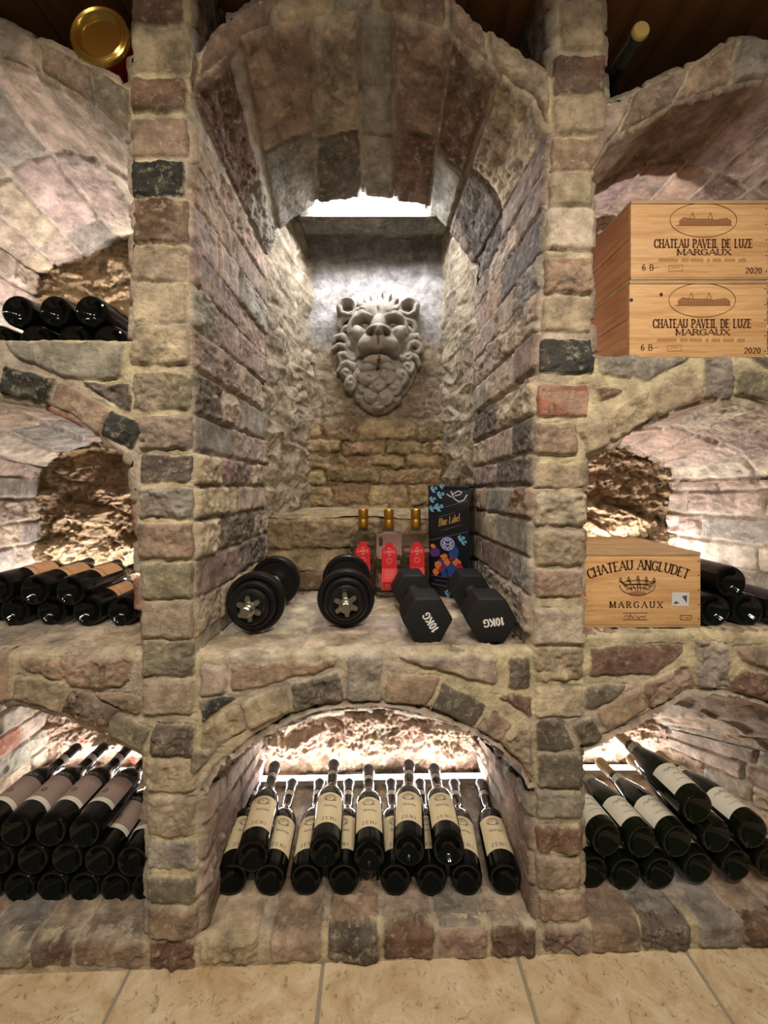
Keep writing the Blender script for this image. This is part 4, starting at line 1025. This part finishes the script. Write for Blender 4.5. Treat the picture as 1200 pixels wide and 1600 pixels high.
paveil('lower of two stacked pine wine crates, dark knot at its left edge', ZC, .1865, -.003, '', 1)
kn = [o for o in COL.objects if o.get('label', '').startswith('lower of two')][0]
on(kn, [[(-.157+.0042*math.cos(a), .140+.0042*math.sin(a)) for a in [j*2*math.pi/16 for j in range(16)]], [(-.087+.004*math.cos(a), .153+.0045*math.sin(a)) for a in [j*2*math.pi/12 for j in range(12)]]], NAIL, 'knot', .0005)
paveil('upper of two stacked pine wine crates on the right shelf', ZC+.1875, .1865, .0, '', 2)

# ---------------------------------------------------------------- dumbbells
IRON = speckle(plain('black_plate_iron', (20,20,21), .36, .1, .5), 80, .2, .05); CHR = plain('nickel_steel', (176,172,160), .28, .95); RUB = speckle(plain('black_rubber', (24,25,26), .62, 0, .35), 90, .15, .1)
WHT = plain('white_print', (228,228,226), .6)
def plate_dumbbell(label, cx, y, rot):
    r = empty('plate_dumbbell', (cx, y, z(-.38))); R1 = .0725
    M0 = Matrix.Translation((0, 0, R1)) @ Matrix.Rotation(rot, 4, 'Z') @ Matrix.Rotation(-math.pi/2, 4, 'X')
    mesh_obj('bar', *xf(merge(lathe([(0, -.182), (.010, -.182), (.0125, -.180), (.0125, .180), (.010, .182), (0, .182)], 28), lathe([(.0125, -.062), (.0155, -.058), (.0165, 0), (.0155, .058), (.0125, .062)], 28)), M0), CHR, r)
    def plate(s0, s1, R_, sgn):
        t = s1-s0
        pr = [(.0135, s0+.003), (.028, s0+.003), (.030, s0+.005), (R_-.016, s0+.006), (R_-.013, s0+.001), (R_-.004, s0), (R_, s0+.005), (R_, s1-.005), (R_-.004, s1), (R_-.013, s1-.001), (R_-.016, s1-.006), (.030, s1-.005), (.028, s1-.003), (.0135, s1-.003), (.0135, s0+.003)]
        pr = [(a, b*sgn) for a, b in pr]
        mesh_obj('weight_plate', *xf(lathe(pr, 60), M0), IRON, r)
    for sg in (-1, 1):
        plate(.082, .110, R1, sg); plate(.1105, .130, .056, sg); plate(.1305, .146, .043, sg)
        mesh_obj('inner_collar', *xf(lathe([(.0126, .070*sg), (.021, .071*sg), (.021, .0815*sg), (.0126, .0815*sg)], 28), M0), CHR, r)
        V, F = [], []; n = 96
        for zz in (.1465, .155):
            for j in range(n):
                a = 2*math.pi*j/n; rad = .0225+.0075*max(-1, min(1, 1.5*math.cos(6*a))); V.append((rad*math.cos(a+.4), rad*math.sin(a+.4), zz*sg))
        for j in range(n): F.append((j, (j+1) % n, n+(j+1) % n, n+j))
        F.append(tuple(range(n))[::-1]); F.append(tuple(range(n, 2*n)))
        mesh_obj('star_collar', *xf(merge((V, F), lathe([(.0127, .155*sg), (.0175, .155*sg), (.0165, .162*sg), (.0127, .163*sg)], 28)), M0), CHR, r)
    tag(r, label, 'dumbbell', 'black plate dumbbells with star collars'); return r
plate_dumbbell('black plate dumbbell with star collar beside the left niche wall', -.2925, 1.077, 0.0)
plate_dumbbell('black plate dumbbell with star collar in the middle of the ledge', -.078, 1.108, math.radians(3.5))
def hex_prism(s0, s1, R_, bev=.006):
    bm = bmesh.new(); rings = []
    for s in (s0, s1):
        rings.append([bm.verts.new((R_*math.cos(math.pi/3*j), s, R_*math.sin(math.pi/3*j))) for j in range(6)])
    for j in range(6): bm.faces.new((rings[0][j], rings[0][(j+1) % 6], rings[1][(j+1) % 6], rings[1][j]))
    bm.faces.new(rings[0][::-1]); bm.faces.new(rings[1])
    bmesh.ops.recalc_face_normals(bm, faces=bm.faces)
    bmesh.ops.bevel(bm, geom=bm.edges[:], offset=bev, segments=4, affect='EDGES', profile=.5)
    bm.verts.index_update(); V = [v.co.copy() for v in bm.verts]; F = [tuple(v.index for v in f.verts) for f in bm.faces]; bm.free(); return V, F
def hex_dumbbell(label, xf_, xr_, ang, tx, tz):
    Rh = .0592; flat = Rh*math.cos(math.pi/6)
    r = empty('hex_dumbbell', ((xf_+xr_)/2, 1.055, z(-.38)+.001)); rot = math.atan2(-(xr_-xf_), .22)
    r.rotation_euler = (0, 0, rot)
    T_ = Matrix.Translation((0, 0, flat))
    for s0, s1 in ((-.150, -.064), (.064, .150)):
        hd = mesh_obj('head', *xf(hex_prism(s0, s1, Rh), T_), RUB, r)
        if s0 < 0:
            Q = fit('10KG', .046, .0165, thick=.26, thin=.19, sp=.16)
            ca, sa = math.cos(ang), math.sin(ang); Q = shift(Q, 0, -.008)
            quads_mesh('lettering', Q, lambda u, v: (tx+u*ca-v*sa, s0-.0005, flat+tz+u*sa+v*ca), WHT, hd)
    pr = [(.026, -.066), (.021, -.058), (.0155, -.050), (.0160, -.02), (.0168, 0), (.0160, .02), (.0155, .050), (.021, .058), (.026, .066)]
    mesh_obj('handle', *xf(lathe(pr, 32), T_ @ Matrix.Rotation(-math.pi/2, 4, 'X')), RUB, r)
    tag(r, label, 'dumbbell', 'black hexagonal rubber dumbbells')
hex_dumbbell('black hexagonal 10KG dumbbell with diagonal white lettering', .120, .108, math.radians(122), .006, -.004)
hex_dumbbell('black hexagonal 10KG dumbbell with upside down white lettering', .269, .276, math.radians(188), .004, -.004)

# ---------------------------------------------------------------- clear gin bottles
CLEAR = plain('clear_glass', (250,246,244), .02, 0, .5, 0, 1.0, 1.45); GCAP = plain('gold_foil_cap', (176,130,50), .32, .85)
REDL = plain('red_label', (196,36,44), .5); REDM = plain('deep_red_label', (168,22,34), .5); PNKL = plain('pink_red_label', (224,76,78), .5); PINKT = plain('pink_print', (240,180,176), .5); ROSE = plain('rosy_back_label', (222,190,182), .6)
def sqring(r, n, e): 
    out = []
    for j in range(n):
        a = 2*math.pi*j/n; c, s = math.cos(a), math.sin(a); q = (abs(c)**e+abs(s)**e)**(-1/e); out.append((r*q*c, r*q*s))
    return out
def gin(label, px, y):
    r = empty('gin_bottle', ((px-CX)*y/FPX, y, z(-.38)+.002)); n = 48
    prof_ = [(.0,.0,5),(.034,.0,5),(.0400,.004,5),(.0405,.012,5),(.0405,.182,5),(.0405,.194,5),(.0385,.1995,5),(.030,.202,4),(.0165,.206,2),(.0135,.218,2),(.0135,.262,2),(0,.262,2)]
    V, F = [], []
    for R_, h, e in prof_:
        for a, b in sqring(max(R_, .0001), n, e): V.append((a, b, h))
    for i in range(len(prof_)-1):
        for j in range(n): F.append((i*n+j, i*n+(j+1) % n, (i+1)*n+(j+1) % n, (i+1)*n+j))
    mesh_obj('glass', V, F, CLEAR, r)
    mesh_obj('cap', *lathe([(.0142, .214), (.0160, .216), (.0160, .240), (.0154, .241), (.0154, .243), (.0162, .244), (.0162, .270), (.0150, .2735), (.0125, .2735), (.011, .272), (0, .272)], 36), GCAP, r)
    fy = -.0412
    def flat(name, Q, m, lift, par): return quads_mesh(name, Q, lambda u, v: (u, fy-lift, v), m, par)
    w = .023
    arch = [(-w, .095), (w, .095)]+[(w, .148), (w*.93, .156), (.013, .162), (.012, .168), (.007, .174), (0, .1755), (-.007, .174), (-.012, .168), (-.013, .162), (-w*.93, .156), (-w, .148)]
    lab = flat('label', [[(-w, .028), (w, .028), (w, .0945), (-w, .0945)]], PNKL, .0, r)
    flat('upper_label', [arch], REDL, .0003, r); flat('label_panel', [[(-.021, .030), (.021, .030), (.021, .052), (-.021, .052)]], REDM, .0004, lab)
    Q = shift(fit('LAKES', .034, .0080, thick=.18, thin=.1, serif=.15), 0, .1420)+shift(fit('THE', .010, .004, thick=.2, thin=.14), 0, .1535)+shift(fit('GIN', .009, .004, thick=.2, thin=.14), 0, .1345)
    flat('lettering', Q, PINKT, .0008, r)
    L = [arc_line(0, .118, .009, .009, 0, 360, 20), arc_line(0, .118, .006, .006, 0, 360, 16)]+[[(-.014, .088-.004*j), (.014, .088-.004*j)] for j in range(7)]+[[(-.012, .043), (.012, .043)], [(-.012, .037), (.012, .037)]]
    flat('small_print', strokes_poly(L, .0006), PINKT, .0009, lab)
    quads_mesh('back_label', [[(-.033, .02), (.033, .02), (.033, .185), (-.033, .185)]], lambda u, v: (u, .0412, v), ROSE, r)
    tag(r, label, 'gin bottle', 'clear gin bottles with red labels')
gin('leftmost clear gin bottle with red label, partly behind a plate dumbbell', 567.5, 1.285)
gin('middle clear gin bottle with red label and gold cap', 607.5, 1.270)
gin('clear gin bottle with red label touching the dark gift box', 649.5, 1.283)

# ---------------------------------------------------------------- dark gift box
BOXK = plain('box_black', (16,17,26), .35, 0, .5, .2); BGOLD = plain('box_gold_print', (206,166,96), .4, .3); BBLU = plain('box_light_blue', (110,170,206), .45); BBLU2 = plain('box_deep_blue', (36,66,130), .45)
BGRY = plain('box_grey_print', (108,110,122), .45); BORA = plain('box_orange', (196,112,58), .45); BRED = plain('box_crimson', (150,32,48), .45); BWHT = plain('box_pale_print', (196,190,204), .45); BPUR = plain('box_purple', (84,48,110), .45); BSLT = plain('box_slate', (54,52,60), .45)
gb = empty('gift_box', (.232, 1.248, z(-.38)+.001)); gb.rotation_euler = (0, 0, math.radians(-25))
W_, D_, H_ = .130, .090, .350
mesh_obj('carton', *rbox(-W_/2, W_/2, 0, D_, 0, H_, .0012), BOXK, gb)
mesh_obj('lid_edge', *rbox(-W_/2-.0004, W_/2+.0004, -.0004, D_+.0004, H_-.012, H_+.0006, .0012), BOXK, gb)
kb = lambda u: (u-880)*(W_/330)                      # crop columns 725..1040 on the front face
zb_ = lambda v: H_-(v-40)*(H_/925)
def gf(name, Q, m, l): return quads_mesh(name, [[(kb(u), zb_(v)) for u, v in q] for q in Q], lambda u, v: (max(-W_/2+.001, min(W_/2-.001, u)), -l, v), m, gb)
def blob(cx, cy, rx, ry, n=14, rnd=None, j=.0): return [(cx+rx*math.cos(2*math.pi*k/n)*(1+(rnd.uniform(-j, j) if rnd else 0)), cy+ry*math.sin(2*math.pi*k/n)*(1+(rnd.uniform(-j, j) if rnd else 0))) for k in range(n)]
rb = random.Random(9); fly = []; flyd = []
for cx_, cy_, s in ((762,68,30),(818,115,32),(752,155,28),(805,220,36),(750,232,28),(830,44,22),(985,470,30),(1005,500,24),(885,935,34)):
    fly += [[(cx_-s, cy_-s*.5), (cx_-s*.2, cy_-s), (cx_, cy_+s*.1), (cx_-s*.7, cy_+s*.3)], [(cx_+s*.9, cy_-s*.7), (cx_+s, cy_+s*.1), (cx_, cy_+s*.2), (cx_+s*.2, cy_-s*.6)], [(cx_-s*.7, cy_+s*.3), (cx_, cy_+s*.1), (cx_+s*.5, cy_+s), (cx_-s*.2, cy_+s*.9)]]
    flyd += [blob(cx_-s*.35, cy_-s*.3, s*.16, s*.2, 8), blob(cx_+s*.4, cy_-s*.2, s*.16, s*.2, 8)]
gf('light_blue_print', fly, BBLU, .0012); gf('dark_blue_print', flyd, BBLU2, .0015)
S = strokes_poly([[(905,85),(925,140),(965,168),(1005,155),(1030,110)],[(935,120),(975,110),(990,88),(960,80),(915,110)],[(870,108),(905,130)]], 9)
gf('swirl_print', S, BWHT, .0012)
gf('slanted_band', [[(725,320),(1038,215),(1038,370),(725,480)]], plain('box_band', (30,26,30), .3), .0009)
gf('gold_rule', strokes_poly([[(800,232),(1035,160)],[(727,500),(1035,412)],[(830,412),(985,355)],[(800,300),(935,258)]], 3), BGRY, .0012)
Q = fit('Blue Label', 176, 62, thick=.2, thin=.06, serif=.12, sp=.08)
ca, sa = math.cos(.30), math.sin(.30)
gf('lettering', [[(888+u*ca+v*sa*.2, 352-u*sa-v) for u, v in q] for q in Q], BGOLD, .0014)
gf('purple_print', [blob(770,600,48,40,12,rb,.2), blob(830,690,40,50,12,rb,.2)], BPUR, .0010)
gf('blue_ornament', [blob(875,520,62,62,22), blob(925,590,42,60,16,rb,.1), blob(905,740,50,60,14,rb,.2), blob(850,760,34,40,12,rb,.2)], BBLU2, .0012)
gf('pale_ornament', strokes_poly([arc_line(875,520,52,50,0,360,24), arc_line(875,505,24,20,0,360,14), [(840,500),(860,545),(875,560),(890,545),(912,500)], [(850,480),(875,495),(900,480)], [(838,525),(850,555)], [(912,525),(900,555)]], 7), BWHT, .0016)
gf('orange_ornament', [blob(800,700,26,40,12,rb,.3), blob(850,630,30,26,12,rb,.3), blob(782,760,24,30,12,rb,.3), blob(955,665,34,30,10,rb,.35), blob(870,670,26,34,12,rb,.3), blob(757,545,22,16,10,rb,.3)], BORA, .0018)
for q_ in (blob(975,715,30,46,12,rb,.3), blob(820,735,18,26,10,rb,.3), blob(905,640,14,18,8)): gf('red_ornament', [q_], BRED, .0020)
gf('foot_panel', strokes_poly([[(745,795),(1000,800)],[(745,865),(1000,885)],[(770,830),(990,838)]], 3), BGRY, .0012)
def gs(name, Q, m, l): return quads_mesh(name, Q, lambda u, v: (W_/2+l, u, v), m, gb)
gs('grey_vine', strokes_poly([[(.01,.33),(.03,.30),(.05,.335),(.07,.31)],[(.02,.31),(.015,.26),(.03,.22),(.02,.18)],[(.05,.30),(.06,.24),(.045,.20),(.06,.15),(.05,.10)]], .0022), BSLT, .0012)
tag(gb, 'tall dark gift box with blue butterflies and slanted gold lettering', 'gift box')

# ---------------------------------------------------------------- lion head
def lion():
    res = .034
    xs = np.arange(-5.4, 5.4, res); ys = np.arange(-8.4, 5.6, res); X, Y = np.meshgrid(xs, ys, indexing='ij')
    pn = np.stack([X, Y, 0*X], -1)
    Xw = X+.10*noise3(pn*.9+3); Yw = Y+.10*noise3(pn*.9+13)
    H = np.full(X.shape, -1.0)
    def smax(a, b, k=.18):
        h = np.clip(.5+.5*(b-a)/k, 0, 1); return a*(1-h)+b*h+k*h*(1-h)
    def bump(cx, cy, rx, ry, base, amp, rot=0.0, k=.2, p=.5):
        nonlocal H
        dx, dy = Xw-cx, Yw-cy; c, s = math.cos(rot), math.sin(rot); u = (dx*c+dy*s)/rx; v = (-dx*s+dy*c)/ry
        q = 1-(u*u+v*v); b_ = np.where(q > 0, base+amp*np.clip(q, 0, 1)**p, -2)
        H = np.where(q > 0, smax(H, b_, k), H)
    def dent(cx, cy, rx, ry, amp, rot=0.0):
        nonlocal H
        dx, dy = Xw-cx, Yw-cy; c, s = math.cos(rot), math.sin(rot); u = (dx*c+dy*s)/rx; v = (-dx*s+dy*c)/ry
        H = H-amp*np.exp(-(u*u+v*v)*1.6)
    def chain(pts, r0, r1, b0, b1, amp=1.0, k=.12):
        nonlocal H
        p, L = resample(pts, 26)
        for i, (x, y) in enumerate(p):
            t = i/25; r = r0+(r1-r0)*t; q = 1-((Xw-x)**2+(Yw-y)**2)/(r*r)
            m = q > 0; H[m] = smax(H[m], (b0+(b1-b0)*t)+amp*r*np.sqrt(q[m]), .05)
    def curl(cx, cy, R_, base, spin=1, ph=0.0, ax=1.0, rot=0.0):
        nonlocal H
        dx, dy = Xw-cx, Yw-cy; c, s = math.cos(rot), math.sin(rot); u = (dx*c+dy*s)/ax; v = -dx*s+dy*c
        d = np.sqrt(u*u+v*v)/R_; an = np.arctan2(v, u)
        q = 1-d*d; w = np.cos(2*math.pi*d*1.05-spin*an+ph)
        b_ = base+R_*.85*np.clip(q, 0, 1)**.5+.11*R_*w*np.clip(q, 0, 1)**.25
        H = np.where(q > 0, smax(H, b_, .08), H)
    # mane bed and skull
    bump(.1, -1.6, 4.5, 5.6, -.1, 1.5, k=.3); bump(.1, .6, 3.5, 3.9, .5, 2.0, k=.4)
    bump(.1, -4.6, 2.9, 3.4, .3, 1.3, k=.3)
    # top tufts
    for a, l in ((150, 1.0), (138, 1.2), (125, 1.3), (112, 1.35), (98, 1.5), (86, 1.45), (73, 1.45), (60, 1.3), (48, 1.3), (36, 1.1)):
        t = math.radians(a); c, s = math.cos(t), math.sin(t); r0 = 2.7
        chain([(.1+r0*c, .9+r0*s*1.02), (.1+(r0+l*.6)*c-.16*s, .9+(r0+l*.6)*s), (.1+(r0+l)*c+.1*s, .9+(r0+l)*s)], .36, .16, 1.9, 1.1)
    # side locks
    for pts, r0, r1 in (([(-2.7,2.2),(-3.3,2.5),(-3.9,2.2),(-4.1,1.6),(-3.7,1.3)],.42,.25), ([(-2.9,1.3),(-3.5,1.3),(-3.9,.8)],.45,.25), ([(-2.9,-.9),(-3.2,-.1),(-3.9,.5),(-4.6,.4),(-4.8,-.1)],.5,.22),
                        ([(-2.8,-1.6),(-3.4,-.7),(-4.2,-.5),(-4.9,-.8)],.42,.2), ([(-2.6,-2.2),(-3.5,-1.5),(-4.1,-1.6),(-4.0,-2.2),(-3.5,-2.1)],.4,.25), ([(-2.5,-3.0),(-3.2,-2.5),(-3.9,-2.7),(-4.3,-3.3)],.5,.25),
                        ([(2.8,2.2),(3.3,2.1),(3.9,1.9),(4.1,1.2),(3.7,.8)],.5,.3), ([(2.9,1.2),(3.4,1.0),(3.9,.4),(4.4,.6)],.45,.25), ([(3.0,-.2),(3.6,.3),(4.3,.5),(4.6,.1),(4.3,-.3)],.45,.25),
                        ([(3.0,-1.2),(3.4,-.5),(4.0,-.3),(4.6,-.6),(4.7,-1.1),(4.2,-1.3)],.5,.3), ([(2.7,-2.0),(3.4,-1.7),(4.2,-1.9),(4.5,-2.6)],.5,.3)):
        chain(pts, r0, r1, 1.15, .7)
    # ears
    for cx_ in (-3.15, 3.25):
        bump(cx_*1.06, 3.5, 1.15, 1.15, .9, 1.6, k=.2); 
    for cx_ in (-3.10, 3.15): dent(cx_*1.06, 3.51, .78, .80, 3.6)
    chain([(-4.0,3.3),(-3.9,2.75),(-3.1,2.5),(-2.3,2.9)], .24, .18, 1.5, 1.5); chain([(4.1,3.5),(4.0,2.9),(3.3,2.55),(2.5,2.8)], .24, .18, 1.5, 1.5)
    # forehead, brows
    bump(.1, 2.6, 2.0, 1.2, 1.7, 1.25, k=.4); bump(.1, 1.2, 1.1, 1.9, 2.0, 1.1, k=.4)
    dent(.1, 2.3, .18, .5, .30)
    chain([(-.30,1.65),(-.9,2.1),(-1.7,2.3),(-2.4,2.0),(-2.9,1.3),(-3.0,.6)], .42, .30, 2.55, 1.6, .9); chain([(.50,1.65),(1.1,2.1),(1.9,2.3),(2.5,2.0),(2.95,1.3),(3.1,.5)], .42, .30, 2.55, 1.6, .9)
    chain([(-.2,2.0),(-.8,2.65),(-1.8,2.85)], .22, .15, 2.75, 2.3, .8); chain([(.4,2.0),(1.0,2.65),(2.0,2.85)], .22, .15, 2.75, 2.3, .8)
    # eye hollows, lids
    dent(-1.35, 1.28, .9, .48, 1.7, -.1); dent(1.65, 1.32, .9, .48, 1.7, .1)
    bump(-1.35, 1.22, .55, .25, 1.35, .55, -.1, .1); bump(1.65, 1.25, .55, .25, 1.35, .55, .1, .1)
    chain([(-.75,1.1),(-1.35,.85),(-2.1,1.0)], .16, .12, 2.0, 1.7, .9); chain([(.95,1.1),(1.6,.85),(2.35,1.0)], .16, .12, 2.0, 1.7, .9)
    # cheeks
    bump(-2.0, .35, .75, .95, 1.6, .95, .5, .3); bump(2.25, .35, .75, .95, 1.6, .95, -.5, .3)
    dent(-1.55, -.2, .45, 1.0, .55, -.35); dent(1.95, -.2, .45, 1.0, .55, .35)
    dent(-2.6, -1.0, .5, 1.0, .6, -.2); dent(2.7, -1.0, .5, 1.0, .6, .2)
    # nose bridge and muzzle
    bump(.08, .5, .85, 1.5, 2.7, 1.1, 0, .5); bump(.05, -.75, 1.95, 1.35, 2.1, 1.6, 0, .5)
    bump(-.95, -1.05, 1.15, .95, 2.6, 1.2, .3, .3); bump(1.05, -1.05, 1.15, .95, 2.6, 1.2, -.3, .3)
    bump(.08, .02, 1.32, .60, 3.2, 1.2, 0, .25)
    dent(-.62, -.24, .42, .27, 1.3, .4); dent(.78, -.24, .42, .27, 1.3, -.4); dent(.08, -.42, .5, .12, .5)
    dent(.05, -.95, .10, .55, .55)
    # mouth
    for x in np.linspace(-1.9, 2.0, 15): dent(x, -1.95-.10*math.cos(x*1.4)*1.2-.10*(abs(x)/2)**2*3, .30, .22, .42)
    # chin and beard
    bump(.0, -2.65, 1.55, .62, 2.1, 1.0, 0, .2); bump(-.9, -3.3, 1.0, .6, 1.9, .8, .3, .15); bump(.95, -3.3, 1.0, .6, 1.9, .8, -.3, .15)
    for cx_, cy_, R_, b_, sp, ph, ax, ro in ((-3.35,-3.55,.75,.7,1,0,1.0,0),(-2.9,-4.7,1.0,.8,-1,1,.8,0),(-1.9,-3.9,.8,1.2,1,2,1,0),(3.3,-3.0,.95,.8,1,0,.9,.3),(2.6,-4.2,1.05,.9,-1,2,.85,0),(3.2,-1.9,.7,1.0,1,1,1,0),
            (-.9,-4.3,.95,1.7,1,.5,1.2,.3),(.9,-4.2,.95,1.7,-1,.5,1.2,-.3),(0,-5.2,.9,1.6,1,1.5,1.1,0),(-1.5,-5.3,.7,1.1,1,0,1,0),(1.8,-5.3,.95,1.2,-1,1,1,0),(-.7,-6.2,.85,1.2,1,2,1,0),(.8,-6.3,.95,1.2,-1,0,1.1,0),
            (.1,-7.1,.75,.9,1,1,1.1,0),(2.0,-6.4,.65,.7,1,2,1,0),(-1.9,-6.2,.6,.6,-1,0,1,0)):
        curl(cx_, cy_, R_, b_, sp, ph, ax, ro)
    H = H+.05*fbm(np.stack([X*1.6, Y*1.6, H], -1), 3)
    k = .0366; Yb = 1.622
    base = -.35
    keepv = H > -.25
    H = np.maximum(H, base)
    P = np.stack([(X*k+(590-CX)*1.53/FPX), Yb-H*k*1.12, CAMZ+(CY-524)*1.53/FPX+Y*k], -1)
    keep = keepv[:-1, :-1] | keepv[1:, :-1] | keepv[1:, 1:] | keepv[:-1, 1:]
    # close it with a flat back
    n, m = X.shape; F = grid_faces(n, m, keep); used = np.zeros(n*m, bool); used[F.ravel()] = True; re = np.cumsum(used)-1
    Vf = P.reshape(-1, 3)[used]; Ff = re[F]; nv = len(Vf)
    Vb = Vf.copy(); Vb[:, 1] = Yb+.02
    Fb = Ff[:, ::-1]+nv
    e = np.concatenate([Ff[:, [0, 1]], Ff[:, [1, 2]], Ff[:, [2, 3]], Ff[:, [3, 0]]]); es = set(map(tuple, e.tolist()))
    side = [(a, b, b+nv, a+nv) for a, b in e.tolist() if (b, a) not in es]
    side = np.array([(b, a, c, d) if False else (b, a, d, c) for a, b, c, d in side])
    m_ = plain('cast_stone', (134,128,118), .85); speckle(m_, 55, .14, .35, .002)
    o = mesh_np('lion_head', np.concatenate([Vf, Vb]), np.concatenate([Ff, Fb, side]), [m_])
    br = plain('aged_brass', (120,84,44), .35, .8)
    s = tube(((592-CX)*1.45/FPX, 1.54, CAMZ+(CY-556)*1.45/FPX), ((592.6-CX)*1.43/FPX, 1.43, CAMZ+(CY-557)*1.43/FPX), .0065, br, 'spout', 20, o)
    dk = plain('spout_hole', (6,5,5), .9)
    tube(((592.6-CX)*1.43/FPX, 1.431, CAMZ+(CY-557)*1.43/FPX), ((592.6-CX)*1.43/FPX, 1.4292, CAMZ+(CY-557)*1.43/FPX), .0042, dk, 'spout_opening', 16, s)
    tag(o, 'grey stone lion head fountain mask with a brass spout in the niche', 'lion head')
lion()
for k_, o in PROTO.items(): pass
